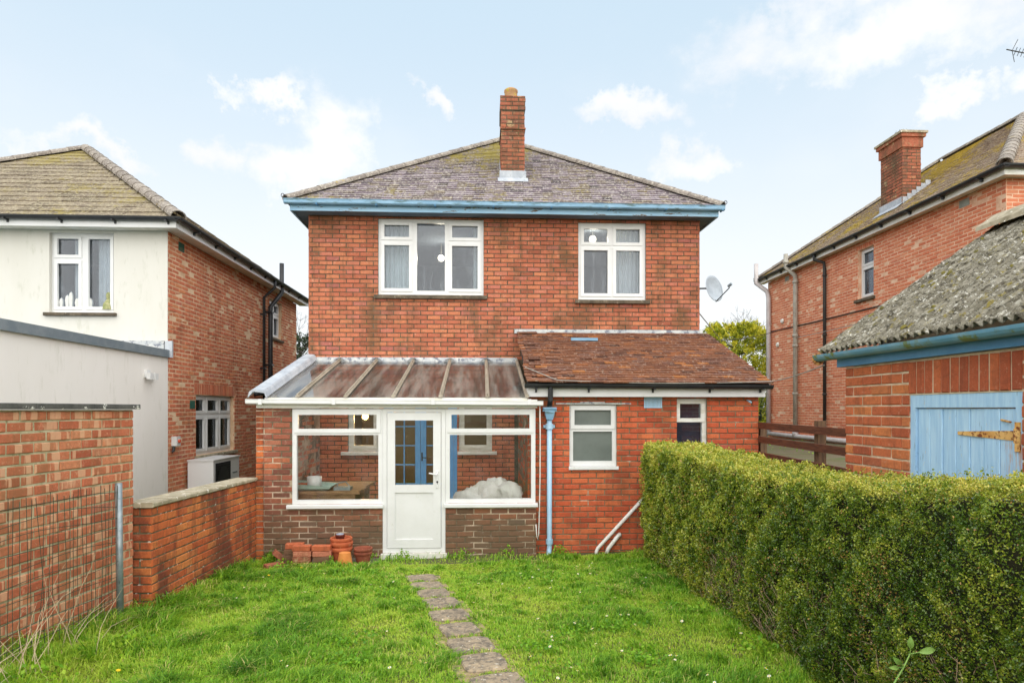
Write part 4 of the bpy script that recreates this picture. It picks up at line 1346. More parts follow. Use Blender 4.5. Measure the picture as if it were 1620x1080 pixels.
q.tube([BC.p(c2 - .046, b2 + .955, .005), BC.p(c2 - .046, b2 + .955, .045), BC.p(c2 - .15, b2 + .975, .045)], .010, 8); q.build('handle', M['white_upvc'], dd)
q = MB(); q.tube([BC.p(c2 - .046, b2 + .86, .008), BC.p(c2 - .046, b2 + .86, .016)], .013, 10); q.obox(BC, c2 - .049, b2 + .83, c2 - .043, b2 + .85, .012, .006); q.build('keyhole', M['black_iron'], dd)
q = MB(); q.box(-1.30, YC - .05, -.05, -.45, YC + .06, .058); q.build('threshold', M['cream_upvc'], CV)
# eaves beam, gutter and glass roof
q = MB(); q.obox(BC, -.08, 1.945, 3.53, 2.055, 0.035, -.10); q.build('eaves_beam', M['cream_upvc'], CV)
q = MB(); gutter(q, (-2.985, YC - .085, 2.052), (.80, YC - .085, 2.030), 0.043, flat=True); cg = q.build('gutter', M['white_upvc'], CV)
for x in (-2.80, -1.88, -.62, .62):
    q = MB(); q.box(x - .022, YC - .137, 1.988, x + .022, YC - .034, 1.992); q.box(x - .022, YC - .139, 1.988, x + .022, YC - .1365, 2.06); q.build('union', M['white_upvc'], cg)
gy0, gz0, gy1, gz1 = YC - .02, 2.085, YM - .01, 2.735
sl = lambda y: gz0 + (y - gy0) * (gz1 - gz0) / (gy1 - gy0)
xs_bar = [-2.36, -1.75, -1.14, -.53, .08]
edges = [-2.745] + xs_bar + [.60]
groof = MB()
groof.box(-2.74, gy0 + .004, gz0 - .03, .60, gy0 + .05, gz0 - .006)
gr = groof.build('glass_roof', M['cream_upvc'], CV)
for k in range(len(edges) - 1):
    x0_, x1_ = edges[k] + .008, edges[k + 1] - .008
    q = MB()
    vs = [(x0_, gy0, gz0), (x1_, gy0, gz0), (x1_, gy1, gz1), (x0_, gy1, gz1)]
    q.add([(x, y, z_ - .006) for x, y, z_ in vs] + vs, [(3, 2, 1, 0), (4, 5, 6, 7), (0, 1, 5, 4), (1, 2, 6, 5), (2, 3, 7, 6), (3, 0, 4, 7)])
    q.build('pane', M['glass_roof'], gr)
for x in xs_bar + [.60]:
    q = MB()
    prof = [(-.026, 0), (.026, 0), (.026, .012), (.010, .022), (.008, .042), (-.008, .042), (-.010, .022), (-.026, .012)]
    q.extrude(prof, (x, gy0 - .025, gz0 + .001), (1, 0, 0), (0, 0, 1), (0, gy1 - gy0 + .02, gz1 - gz0 + .005))
    q.extrude([(-.02, 0), (.02, 0), (.02, -.05), (-.02, -.05)], (x, gy0 + .05, gz0 - .006), (1, 0, 0), (0, 0, 1), (0, gy1 - gy0 - .06, gz1 - gz0 - .017))
    q.build('glazing_bar', M['bar_beige'], gr)
# lead-capped verge on the free side, white gable infill under it
q = MB()
prof = [(-.22, -.01), (-.20, .07), (-.15, .095), (-.02, .085), (.0, .06), (.022, .0), (.012, -.012), (-.01, .05), (-.15, .07)]
q.extrude(prof, (-2.76, gy0 - .045, gz0), (1, 0, 0), (0, 0, 1), (0, gy1 - gy0 + .03, gz1 - gz0 + .02)); q.build('verge', M['lead'], CV)
q = MB()
q.add([(-2.795, YC + .02, 1.942), (-2.795, YM - .012, 1.942), (-2.795, YM - .012, gz1 - .01), (-2.795, YC + .02, gz0 - .01), (-2.705, YC + .02, 1.942), (-2.705, YM - .012, 1.942), (-2.705, YM - .012, gz1 - .01), (-2.705, YC + .02, gz0 - .01)],
      [(0, 1, 2, 3), (7, 6, 5, 4), (0, 4, 5, 1), (2, 6, 7, 3), (1, 5, 6, 2), (0, 3, 7, 4)]); q.build('gable_infill', M['white_upvc'], CV)
for k, x in enumerate(xs_bar):     # lead clips over the bar ends at the wall
    q = MB(); q.add([(x - .10, gy1 - .06, gz1 + .005), (x + .10, gy1 - .06, gz1 + .005), (x + .02, gy1 - .03, gz1 + .055), (x - .02, gy1 - .03, gz1 + .055), (x - .10, gy1, gz1 + .04), (x + .10, gy1, gz1 + .04)],
                    [(0, 3, 4), (1, 5, 2), (3, 2, 5, 4)]); q.build('lead_clip', M['lead'], gr)

# things inside the conservatory
TB = thing('bench', 'worn wooden potting bench inside the conservatory', 'bench', (-2.25, 9.0, .075))
for k in range(5):
    q = MB(); y = 8.42 + k * .235; q.box(-2.66, y, .80, -1.62 + .02 * math.sin(k * 2), y + .228, .84); q.build('plank', M['wood_bench'], TB)
for (x, y) in ((-2.58, 8.48), (-1.72, 8.48), (-2.58, 9.5), (-1.72, 9.5)):
    q = MB(); q.box(x - .035, y - .035, .075, x + .035, y + .035, .80); q.build('leg', M['wood_bench'], TB)
q = MB(); q.box(-2.6, 8.46, .68, -1.7, 8.49, .795); q.box(-1.72, 8.5, .68, -1.69, 9.5, .795); q.build('apron', M['wood_bench'], TB)
q = MB(); q.add([(-2.62, 8.44, .87), (-2.02, 8.44, .87), (-2.02, 8.86, .87), (-2.62, 8.86, .87), (-2.56, 8.49, .842), (-2.08, 8.49, .842), (-2.08, 8.81, .842), (-2.56, 8.81, .842), (-2.63, 8.43, .95), (-2.0, 8.43, .9), (-2.0, 8.87, .9), (-2.63, 8.87, .95)],
                [(4, 5, 6, 7), (0, 1, 5, 4), (1, 2, 6, 5), (2, 3, 7, 6), (3, 0, 4, 7), (8, 9, 1, 0), (9, 10, 2, 1), (10, 11, 3, 2), (11, 8, 0, 3)])
o = q.build('tray', plain('tray_green', sc(170, 190, 178), sc(150, 172, 160), 6, .5)); tag(o, 'pale green plastic tray on the potting bench', 'tray')
q = MB(); q.lathe((-2.27, 8.64, .845), [(.001, 0), (.088, 0), (.10, .17), (.094, .17), (.084, .01), (.001, .012)], 20); o = q.build('white_pot', M['white_upvc'], smooth=True); tag(o, 'white plastic tub standing in the green tray', 'pot')
q = MB(); q.lathe((-2.46, 8.66, .845), [(.001, 0), (.075, 0), (.105, .07), (.10, .07), (.07, .01), (.001, .012)], 20); o = q.build('clay_saucer', M['terracotta'], smooth=True); tag(o, 'terracotta saucer in the green tray', 'saucer')
q = MB(); q.box(-1.98, 8.50, .841, -1.76, 8.66, .885); q.tube([(-1.95, 8.58, .885), (-1.94, 8.58, .93), (-1.84, 8.58, .95), (-1.78, 8.58, .885)], .008, 6); o = q.build('hand_float', M['galv']); tag(o, 'grey metal hand float lying on the potting bench', 'tool')


def blob(name, c, r, mat, label, cat, seed, sq=(1, 1, 1), group=None):
    rng = np.random.RandomState(seed)
    ph = rng.uniform(0, 6, (6, 3))
    mb = MB()
    vs, fs, A_, B_ = [], [], 20, 28
    for i in range(A_ + 1):
        for k in range(B_):
            th, p_ = math.pi * i / A_, 2 * math.pi * k / B_
            dv = Vector((math.sin(th) * math.cos(p_), math.sin(th) * math.sin(p_), math.cos(th)))
            rr = 1 + sum(0.11 / (1 + .30 * j) * math.sin(dv.x * (3 + 2.6 * j) + ph[j][0]) * math.sin(dv.y * (3 + 2 * j) + ph[j][1]) * (1 + math.sin(dv.z * (3 + j) + ph[j][2])) for j in range(6))
            p = Vector((dv.x * sq[0], dv.y * sq[1], dv.z * sq[2])) * r * rr
            vs.append((c[0] + p.x, c[1] + p.y, max(c[2] + p.z, .078)))
    for i in range(A_):
        for k in range(B_): fs.append((i * B_ + k, (i + 1) * B_ + k, (i + 1) * B_ + (k + 1) % B_, i * B_ + (k + 1) % B_))
    mb.add(vs, fs)
    o = mb.build(name, mat, smooth=True)
    return tag(o, label, cat, group)


blob('sack', (.20, 8.72, .74), .25, M['sack'], 'crumpled white sack against the glass, uppermost in the heap', 'sack', 3, (1, .9, .9), 'white sacks in the conservatory')
blob('sack', (.04, 8.80, .50), .37, M['sack'], 'bulging white sack at the bottom of the heap in the conservatory', 'sack', 5, (1.05, .9, 1.0), 'white sacks in the conservatory')
blob('sack', (.38, 8.52, .78), .19, M['sack'], 'small knotted white sack pressed to the conservatory corner', 'sack', 9, (.9, .8, .9), 'white sacks in the conservatory')

# ------------------------------------------------------------------ house beyond the garden wall
XS = -5.31
LH = thing('neighbour_house', 'cream rendered house with brick side wall and lichened roof beyond the garden wall', 'house', (-8.7, 14.5, 0))
BR = Basis((-12.2, 10.87, 0), (0, -1, 0))
rw = (12.2 - 7.244, 3.55, 12.2 - 6.193, 4.90)
m = MB(); m.sheet(BR, 0, 0, 12.2 - 5.31, 4.94, [rw], 0.0, -.018); m.sheet(BR, 0, 0, 12.2 - 5.6, 4.94, [rw], -.02, -.22); m.build('rendered_wall', M['render_white'], LH)
BS = Basis((XS, 10.87, 0), (1, 0, 0))
s1_ = (11.93 - 10.87, 1.06, 13.75 - 10.87, 2.20)
s2_ = (15.96 - 10.87, 3.75, 16.96 - 10.87, 4.72)
m = MB(); m.sheet(BS, 0.225, -.1, 7.4, 4.94, [s1_, s2_], -.0035, -.22); m.sheet(BS, 0.02, -.1, .222, 4.94, [], -.0035, -.2)
m.box(-12.2, 18.05, -.1, XS - .23, 18.25, 4.94); m.box(-12.2, 11.1, -.1, -12.0, 18.0, 4.94)
sw = m.build('wall', M['mortar_mid'], LH)
arch = (s1_[0] - .07, s1_[3], s1_[2] + .07, s1_[3] + .22)
lay_bricks(sw, BS, 0.02, 0.0, 7.4, 4.935, [s1_, s2_, arch], M['brick_left'], 280, 71, off=.05, J=.0135, filt=lambda p: p.z > 1.2)
soldier(sw, BS, arch[0], arch[2], arch[1], arch[3], M['brick_left'], 26)
a, b, c_, d = rw
window(LH, BR, a, b, c_, d, [(a + .05, b + .07, a + .48, b + .88, True), (a + .05, b + .945, a + .48, d - .05, True), (a + .56, b + .07, c_ - .05, d - .05, True)], M['white_upvc'], M['glass'], n=-.07, label='white window with ornaments on the ledge')
s = MB(); s.obox(BR, a - .07, b - .055, c_ + .05, b - .002, .06, -.1, bev=.006); s.build('sill', M['stone_sill'], LH)
a, b, c_, d = s1_
c3 = (c_ - a) / 3
lt = []
for k in range(3):
    x0_ = a + (.05 if k == 0 else .03) + k * c3; x1_ = a + (k + 1) * c3 - (.05 if k == 2 else .03)
    lt += [(x0_, b + .07, x1_, b + .72, True), (x0_, b + .80, x1_, d - .05, True)]
window(LH, BS, a, b, c_, d, lt, M['white_upvc'], M['glass_dark'], n=-.09, label='three-light white window above the heat pump')
s = MB(); s.obox(BS, a - .05, b - .06, c_ + .07, b - .002, .05, -.1, bev=.006); s.build('sill', M['coping_pale'], LH)
a, b, c_, d = s2_
cm = (a + c_) / 2
window(LH, BS, a, b, c_, d, [(a + .05, b + .07, cm - .03, d - .38, True), (a + .05, d - .32, cm - .03, d - .05, True), (cm + .03, b + .07, c_ - .05, d - .38, True), (cm + .03, d - .32, c_ - .05, d - .05, True)], M['white_upvc'], M['glass'], n=-.09)
s = MB(); s.obox(BS, a - .05, b - .06, c_ + .05, b - .002, .05, -.1, bev=.006); s.build('sill', M['stone_sill'], LH)
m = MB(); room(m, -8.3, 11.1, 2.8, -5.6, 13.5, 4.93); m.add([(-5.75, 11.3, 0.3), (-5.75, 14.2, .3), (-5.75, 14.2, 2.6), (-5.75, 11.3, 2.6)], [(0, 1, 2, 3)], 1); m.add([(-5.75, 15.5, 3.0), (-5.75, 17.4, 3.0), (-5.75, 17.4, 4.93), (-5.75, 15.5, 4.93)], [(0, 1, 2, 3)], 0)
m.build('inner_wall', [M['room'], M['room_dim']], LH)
for (y, z_, cc) in ((11.36, 4.83 - .02, 'a'), (11.78, 2.03, 'b')):
    q = MB()
    q.sheet(BS, y - 10.87 - .10, z_ - .09, y - 10.87 + .10, z_ + .06, [(y - 10.87 - .085 + .02 * i, z_ - .08, y - 10.87 - .085 + .02 * i + .012, z_ + .05) for i in range(8)], .008, -.008); q.build('air_brick', M['vent_green'], LH)
lx0_, lx1_, lyy0, lyy1, lze, lza = -12.5, -4.98, 10.54, 18.6, 5.06, 7.66
lroof, LA, LB_, lhalf = hip_roof(LH, lx0_, lx1_, lyy0, lyy1, lze, lza, M['under_roof'])
f_, r2_, l2_ = slopes(lx0_, lx1_, lyy0, lyy1, lze, lza)
lay_tiles(lroof, *f_, M['tile_left'], 230, 81, gauge=.265, width=.30, thick=.02, lift=.026, messy=.25)
lay_tiles(lroof, *r2_, M['tile_left'], 60, 82, gauge=.265, width=.30, thick=.02, lift=.026, messy=.25)
half_rounds(lroof, Vector((lx1_, lyy0, lze)) + up, LA + up, .12, M['ridge'], seed=8)
half_rounds(lroof, Vector((lx0_, lyy0, lze)) + up, LA + up, .10, M['ridge'], seed=9)
half_rounds(lroof, LA + up, LB_ + up, .10, M['ridge'], seed=10, name='ridge_tile')
m = MB(); m.box(lx0_ + .05, lyy0 + .04, 4.92, lx1_ - .05, lyy0 + .06, 5.05); m.box(lx1_ - .07, lyy0 + .062, 4.92, lx1_ - .05, lyy1, 5.05); m.build('fascia', M['white_upvc'], LH)
m = MB(); m.box(lx0_ + .05, lyy0 + .062, 4.943, lx1_ - .072, 10.868, 4.955); m.box(XS + .002, 10.87, 4.943, lx1_ - .072, lyy1, 4.955); m.build('soffit', M['cream_upvc'], LH)
m = MB(); gutter(m, (lx0_, lyy0 - .02, 5.075), (lx1_ + .07, lyy0 - .02, 5.075), .06); gutter(m, (lx1_ + .012, lyy0 - .08, 5.072), (lx1_ + .012, lyy1, 5.072), .06); gg = m.build('gutter', M['black_plastic'], LH)
for x in np.arange(-9.4, -5.1, .85):
    q = MB(); q.box(x - .013, lyy0 - .08, 5.0, x + .013, lyy0 + .038, 5.018); q.box(x - .013, lyy0 + .02, 4.97, x + .013, lyy0 + .038, 5.0); q.build('bracket', M['black_plastic'], gg)
for y in np.arange(11.2, 18.2, .9):
    q = MB(); q.box(lx1_ - .048, y - .013, 5.0, lx1_ + .07, y + .013, 5.018); q.box(lx1_ - .048, y - .02, 4.965, lx1_ - .02, y + .02, 5.0); q.build('bracket', M['black_plastic'], gg)
m = MB(); m.tube([(lx1_ + .01, 15.35, 5.02), (lx1_ + .01, 15.35, 4.86), (XS + .08, 15.35, 4.62), (XS + .08, 15.35, 0.0)], .036, 10); m.build('downpipe', M['black_plastic'], LH, smooth=True)
m = MB(); m.tube([(-5.03, 16.05, 5.60), (-5.03, 16.05, 4.86), (-5.10, 15.9, 4.68), (-5.2, 15.72, 4.45), (-5.2, 15.72, 0.0)], .055, 12); m.tube([(-5.2, 15.72, 2.35), (-5.2, 15.0, 2.30), (-5.31, 14.9, 2.28)], .05, 10); m.build('soil_pipe', M['black_plastic'], LH, smooth=True)
for z_ in (1.2, 2.9, 4.2):
    m = MB(); m.box(XS, 15.30, z_, XS + .12, 15.40, z_ + .03); m.box(XS, 15.64, z_ + .1, XS + .17, 15.80, z_ + .14); m.build('pipe_clip', M['black_plastic'], LH)
# rendered flat-roofed rear extension
EX = thing('rear_extension', 'flat-roofed pale rendered extension behind the tall brick wall', 'extension', (-7, 7.5, 0))
m = MB(); m.box(-9.5, 4.0, -.1, XS + .006, 10.866, 2.83); m.build('rendered_wall', M['render_pink'], EX)
m = MB(); m.box(-9.6, 3.95, 2.83, XS + .055, 10.864, 2.855); m.box(XS + .012, 3.95, 2.80, XS + .06, 10.864, 2.925); m.box(-9.6, 3.9, 2.80, XS + .06, 3.945, 2.925); m.build('roof_trim', M['metal_grey'], EX)
m = MB(); m.box(XS - .02, 10.82, 2.80, XS + .10, 10.862, 3.08); m.build('flashing', M['lead'], EX)
m = MB(); m.box(XS - 2.0, 10.80, 2.86, XS - .03, 10.866, 3.08); m.build('upstand', M['lead_stain'], EX)
SL = thing('security_light', 'white twin security light on the pale rendered extension', 'light', (XS, 10.2, 2.5))
m = MB(); m.box(XS + .008, 10.13, 2.43, XS + .05, 10.23, 2.55); m.build('base', M['white_upvc'], SL)
for k, y in ((0, 10.12), (1, 10.27)):
    m = MB(); m.tube([(XS + .04, 10.18, 2.5), (XS + .09, y, 2.46)], .012, 6)
    m.box(XS + .07, y - .05, 2.40, XS + .13, y + .05, 2.50); m.build('lamp_head', M['white_upvc'], SL)
IS = thing('isolator_switch', 'small white switch box with red knob on the neighbour brick wall', 'switch', (XS, 11.05, 1.35))
m = MB(); m.box(XS + .002, 11.0, 1.30, XS + .09, 11.14, 1.46); m.build('box', M['white_upvc'], IS)
m = MB(); m.tube([(XS + .09, 11.07, 1.38), (XS + .12, 11.07, 1.38)], .03, 12); m.build('knob', plain('knob_red', (.6, .08, .03, 1)), IS)
m = MB(); m.tube([(XS + .03, 11.03, 1.30), (XS + .04, 11.0, 1.22), (XS + .02, 10.98, 1.2)], .022, 8); m.build('conduit', M['black_plastic'], IS)
# heat pump
HP = thing('heat_pump', 'white heat pump unit with black fan grille beneath the three-light window', 'heat pump', (-5.0, 12.0, 0))
m = MB(); m.box(-5.25, 11.47, .2, -4.80, 12.66, 1.0); m.build('casing', M['hp_white'], HP)
m = MB(); m.box(-5.26, 11.455, 1.0, -4.785, 12.675, 1.02); m.build('lid', M['hp_white'], HP)
m = MB(); m.box(-4.798, 11.55, .3, -4.790, 12.22, .95); hg = m.build('fan_grille', M['grille'], HP)
for k in range(14):
    m = MB(); m.box(-4.79, 11.56, .33 + k * .044, -4.782, 12.21, .336 + k * .044); m.build('slat', M['black_plastic'], hg)
m = MB(); m.lathe((-4.786, 11.88, .62), [(.25, 0), (.26, .006), (.10, .008), (.02, .009)], 24, ax=(1, 0, 0)); m.build('fan_guard', M['black_plastic'], hg)
for y in (11.65, 12.5):
    m = MB(); m.box(-5.2, y, 0.0, -4.85, y + .08, .2); m.build('foot', M['black_plastic'], HP)
m = MB(); m.box(-4.798, 12.33, .70, -4.794, 12.55, .72); m.build('badge', M['metal_grey'], HP)
# ornaments on the neighbour's ledge
q = MB(); q.lathe((-6.34, 10.99, 3.62), [(.001, 0), (.10, 0), (.085, .10), (.035, .18), (.045, .23), (.04, .28), (.001, .31)], 14); o = q.build('ornament', plain('ornament_green', sc(132, 140, 84), sc(176, 170, 126), 26)); tag(o, 'yellow-green figure-shaped ornament behind the rendered wall window', 'ornament')
q = MB()
for k in range(7): q.lathe((-7.12 + .08 * k + .02 * (k % 2), 10.99, 3.64), [(.001, 0), (.028, .02), (.04, .09 + .04 * (k % 3)), (.03, .15 + .05 * (k % 3)), (.001, .19 + .05 * (k % 3))], 8)
o = q.build('flower_spray', M['curtain_plain']); tag(o, 'spray of white flowers on the ledge of the rendered wall window', 'flowers')
curtain('curtain', -6.60, -6.22, 11.15, 3.6, 4.88, M['curtain_plain'], 'pale curtain in the rendered wall window', 6)
curtain('curtain', -7.0, -6.86, 11.15, 3.6, 4.88, M['curtain_plain'], 'narrow pale curtain behind the small lights of the rendered wall window', 3)

# ------------------------------------------------------------------ house on the terrace
XT = 9.3
RH = thing('neighbour_house', 'tall pinkish brick house with moss-yellowed roof standing above the fence', 'house', (12.6, 15.3, 1.03))
BT = Basis((XT, 19.9, 0), (-1, 0, 0))
tw = (19.9 - 15.05, 4.62, 19.9 - 14.42, 5.84)
BT2 = Basis((XT, 10.66, 0), (0, -1, 0))
m = MB(); m.sheet(BT, 0, .9, 19.9 - 10.66 - .225, 6.03, [tw], -.0035, -.22); m.sheet(BT2, 0, .9, 6.6, 6.03, [], -.0035, -.22)
m.box(XT + .25, 19.68, .9, 15.9, 19.9, 6.03); m.box(15.7, 10.9, .9, 15.9, 19.6, 6.03)
tw_ = m.build('wall', M['mortar_right'], RH)
tarch = (tw[0] - .06, tw[3], tw[2] + .06, tw[3] + .12)
lay_bricks(tw_, BT, 0, 1.03, 19.9 - 10.66 - .004, 6.02, [tw, tarch], M['brick_right'], 270, 91, off=.03,
           filt=lambda p: not (cpx(p)[1] > 700 - max(0, cpx(p)[0] - 1310) * 0.75 and cpx(p)[0] > 1300), J=.013)
soldier(tw_, BT, tarch[0], tarch[2], tarch[1], tarch[3], M['brick_right'], 9)
lay_bricks(tw_, BT2, 0.006, 3.5, 6.6, 6.02, [], M['brick_right'], 0, 92)
a, b, c_, d = tw
window(RH, BT, a, b, c_, d, [(a + .05, b + .07, c_ - .05, d - .46, True), (a + .05, d - .40, c_ - .05, d - .05, True)], M['white_upvc'], M['glass'], n=-.10)
s = MB(); s.obox(BT, a - .06, b - .07, c_ + .06, b - .002, .07, -.1, bev=.006); s.build('sill', M['stone_sill'], RH)
q = MB(); q.obox(BT, a - .3, b - .3, c_ + .3, d + .2, -.5, -.52); q.build('inner_wall', M['room'], RH)
rx0, rx1, ry0, ry1, rze, rza = 9.02, 16.2, 10.38, 20.2, 6.14, 8.72
rroof, RA, RB_, rhalf = hip_roof(RH, rx0, rx1, ry0, ry1, rze, rza, M['under_roof'])
f_, r2_, l2_ = slopes(rx0, rx1, ry0, ry1, rze, rza)
lay_tiles(rroof, *l2_, M['tile_right'], 290, 95, gauge=.11, messy=.15)
lay_tiles(rroof, *f_, M['tile_right'], 0, 96, gauge=.11, messy=.15)
half_rounds(rroof, Vector((rx0, ry0, rze)) + up, RA + up, .12, M['ridge'], seed=12)
half_rounds(rroof, RA + up, RB_ + up, .10, M['ridge'], seed=13, name='ridge_tile')
half_rounds(rroof, Vector((rx0, ry1, rze)) + up, RB_ + up, .10, M['ridge'], seed=14)
m = MB(); m.box(rx0 + .05, ry0 + .05, 6.0, rx0 + .07, ry1, 6.13); m.box(rx0 + .072, ry0 + .05, 6.0, rx1, ry0 + .07, 6.13); m.build('fascia', M['cream_upvc'], RH)
m = MB(); m.box(rx0 + .072, ry0 + .072, 6.032, XT - .002, ry1, 6.045); m.box(XT, ry0 + .072, 6.032, rx1, 10.658, 6.045); m.build('soffit', M['cream_upvc'], RH)
m = MB(); gutter(m, (rx0 - .012, ry1, 6.155), (rx0 - .012, ry0 - .07, 6.155), .062); gutter(m, (rx0 - .07, ry0 - .012, 6.158), (rx1, ry0 - .012, 6.158), .062); gg = m.build('gutter', M['black_plastic'], RH)
for y in np.arange(10.9, 20, .95):
    q = MB(); q.box(rx0 - .078, y - .02, 6.085, rx0 + .048, y + .02, 6.10); q.box(rx0 + .0, y - .02, 6.04, rx0 + .048, y + .02, 6.085); q.build('bracket', M['black_plastic'], gg)
cx0, cx1, cy0, cy1 = 9.75, 10.20, 14.05, 14.85
m = MB(); m.box(cx0 + .006, cy0 + .006, 6.4, cx1 - .006, cy1 - .006, 8.30); rc = m.build('chimney', M['mortar_dark'], RH)
CBf, CBl = Basis((cx0, cy0, 0), (0, -1, 0)), Basis((cx0, cy1, 0), (-1, 0, 0))
lay_bricks(rc, CBf, 0, 6.75, cx1 - cx0, 8.0, [], M['brick_chimney'], 12, 97); lay_bricks(rc, CBl, .004, 6.6, cy1 - cy0 - .004, 8.0, [], M['brick_chimney'], 12, 98)
for (zb, zt, o_) in ((8.0, 8.23, .03), (8.23, 8.31, .07), (8.31, 8.36, .10)):
    m = MB(); m.box(cx0 - o_, cy0 - o_, zb, cx1 + o_, cy1 + o_, zt); m.build('corbel', M['brick_chimney'] if zt < 8.35 else M['coping_pale'], rc)
m = MB(); m.box(cx0 - .012, cy0 + .02, 6.55, cx0 - .004, cy1 + .03, 6.86)
for k in range(6):
    x = cx0 + k * .11; zz = rze + (x - rx0) * (rza - rze) / rhalf
    m.box(x, cy0 - .014, zz - .05, x + .115, cy0 - .005, zz + .19)
m.add([(cx0 - .18, cy0 - .05, rze + (cx0 - .18 - rx0) * .718 + .045), (cx0 - .18, cy1 + .05, rze + (cx0 - .18 - rx0) * .718 + .045), (cx0, cy1 + .05, rze + (cx0 - rx0) * .718 + .06), (cx0, cy0 - .05, rze + (cx0 - rx0) * .718 + .06)], [(0, 3, 2, 1)])
m.build('flashing', M['lead'], rc)
m = MB()
for k in range(10):
    an = 2 * math.pi * k / 10
    cxx, cyy = (cx0 + cx1) / 2, cy0 + .35
    m.tube([(cxx + .10 * math.cos(an), cyy + .10 * math.sin(an), 8.36), (cxx + .15 * math.cos(an), cyy + .15 * math.sin(an), 8.47), (cxx + .12 * math.cos(an), cyy + .12 * math.sin(an), 8.53)], .01, 5)
m.lathe((cxx, cyy, 8.36), [(.13, 0), (.13, .06), (.10, .06), (.10, .0)], 14); m.build('bird_guard', M['galv'], rc)
m = MB(); m.sheet(BT, 19.9 - 11.75, 5.83, 19.9 - 11.5, 5.97, [], .006, -.006); m.build('air_brick', M['vent_grey'], RH)
m = MB(); m.sheet(BT, 19.9 - 18.75, 5.83, 19.9 - 18.5, 5.97, [], .006, -.006); m.build('air_brick', M['vent_grey'], RH)
xw = XT - .10
m = MB(); m.tube([(8.93, 19.95, 6.65), (8.93, 19.95, 6.02), (xw, 19.75, 5.72), (xw, 19.65, 5.5), (xw, 19.65, 1.12)], .07, 12); m.build('soil_pipe', M['grey_pipe'], RH, smooth=True)
m = MB(); m.tube([(8.97, 18.05, 6.50), (8.97, 18.05, 6.12), (xw, 17.95, 5.85), (xw, 17.93, 5.6), (xw, 17.93, 1.12)], .062, 12)
for z_ in (6.22, 5.62, 4.05, 3.75, 2.35, 1.4): m.tube([(xw if z_ < 6 else 8.97, 17.93 if z_ < 6 else 18.05, z_), (xw if z_ < 6 else 8.97, 17.93 if z_ < 6 else 18.05, z_ + .07)], .082, 12)
m.build('vent_pipe', M['cast_pipe'], RH, smooth=True)
m = MB(); m.tube([(rx0 - .01, 16.55, 6.1), (rx0 - .01, 16.55, 5.98), (xw + .03, 16.45, 5.88), (xw + .03, 16.42, 5.7), (xw + .03, 16.42, 1.25)], .042, 10)
for z_ in (5.5, 3.9, 2.3): m.tube([(xw + .03, 16.42, z_), (xw + .03, 16.42, z_ + .06)], .055, 10)
m.build('downpipe', M['black_iron'], RH, smooth=True)
m = MB(); m.tube([(xw, 19.65, 1.16), (xw, 17.9, 1.14), (xw, 16.4, 1.13), (xw, 14.9, 1.12)], .065, 12); m.tube([(xw + .02, 16.42, 1.30), (xw + .01, 16.42, 1.13)], .07, 10); m.tube([(xw, 17.93, 1.3), (xw, 17.93, 1.14)], .085, 10); m.build('drain_pipe', M['grey_pipe'], RH, smooth=True)
m = MB(); m.tube([(XT - .015, 19.9, 4.42), (XT - .02, 17, 4.36), (XT - .015, 14, 4.34), (XT - .02, 10.7, 4.4)], .016, 6); m.build('wall_cable', M['cable_black'], RH)
for (y, z_) in ((18.9, 4.65), (19.2, 3.95)):
    m = MB(); m.lathe((XT - .01, y, z_), [(.001, .05), (.06, .04), (.08, 0.0)], 12, ax=(-1, 0, 0)); m.build('wall_cowl', M['cream_upvc'], RH)

# TV aerial on the ridge of the house on the terrace
TA = thing('tv_aerial', 'thin television aerial on a mast above the mossy roof', 'aerial', (13.35, 14.4, 8.7))
m = MB(); m.tube([(13.35, 14.4, 8.6), (13.35, 14.4, 10.6)], .022, 8); m.build('mast', M['galv'], TA)
bm0, bm1 = Vector((12.40, 14.2, 10.42)), Vector((13.5, 14.5, 10.46))
m = MB(); m.tube([bm0, bm1], .014, 6); m.build('boom', M['black_iron'], TA)
for k in range(9):
    p = bm0.lerp(bm1, .16 + k * .10)
    m = MB()
    ln_ = .24 if k == 0 else .07
    m.tube([p + Vector((.10 if k == 0 else 0, -.05, ln_)), p, p + Vector((.10 if k == 0 else 0, .05, -ln_))], .007, 5); m.build('rod', M['black_iron'], TA)

# ------------------------------------------------------------------ shed
XB = 2.885
SH = thing('shed', 'brick shed with pale blue plank door and mossy corrugated roof behind the hedge', 'shed', (4.2, 3.2, .2))
BB = Basis((XB, 4.83, 0), (-1, 0, 0))
sd = (.735, .30, 1.62, 2.025)
m = MB(); m.sheet(BB, 0, 0.0, 3.6, 2.26, [sd], -.008, -.2)
m.box(XB + .2, 4.62, 0, 5.6, 4.825, 2.26); m.box(XB + .2, 1.23, 0, 5.6, 1.4, 2.26); m.box(5.4, 1.42, 0, 5.6, 4.6, 2.26)
m.add([(XB + .05, 4.63, 2.26), (5.55, 4.63, 2.26), (4.25, 4.63, 3.36), (XB + .05, 4.82, 2.26), (5.55, 4.82, 2.26), (4.25, 4.82, 3.36)], [(0, 1, 2), (5, 4, 3), (0, 3, 4, 1), (1, 4, 5, 2), (2, 5, 3, 0)])
shw = m.build('wall', M['mortar_shed'], SH)
sold = (sd[0] - .005, 2.03, sd[2] + .005, 2.25)
lay_bricks(shw, BB, 0, .98, 3.6, 2.25, [sd, sold], M['brick_shed'], 120, 101, J=.0125, filt=lambda p: p.z > 1.35, off=.1)
lay_bricks(shw, Basis((5.6, 4.83, 0), (0, 1, 0)), 0, .98, 2.7, 2.25, [], M['brick_shed'], 0, 102)
soldier(shw, BB, sold[0], sold[2], sold[1], sold[3], M['brick_shed'], 12)
a, b, c_, d = sd
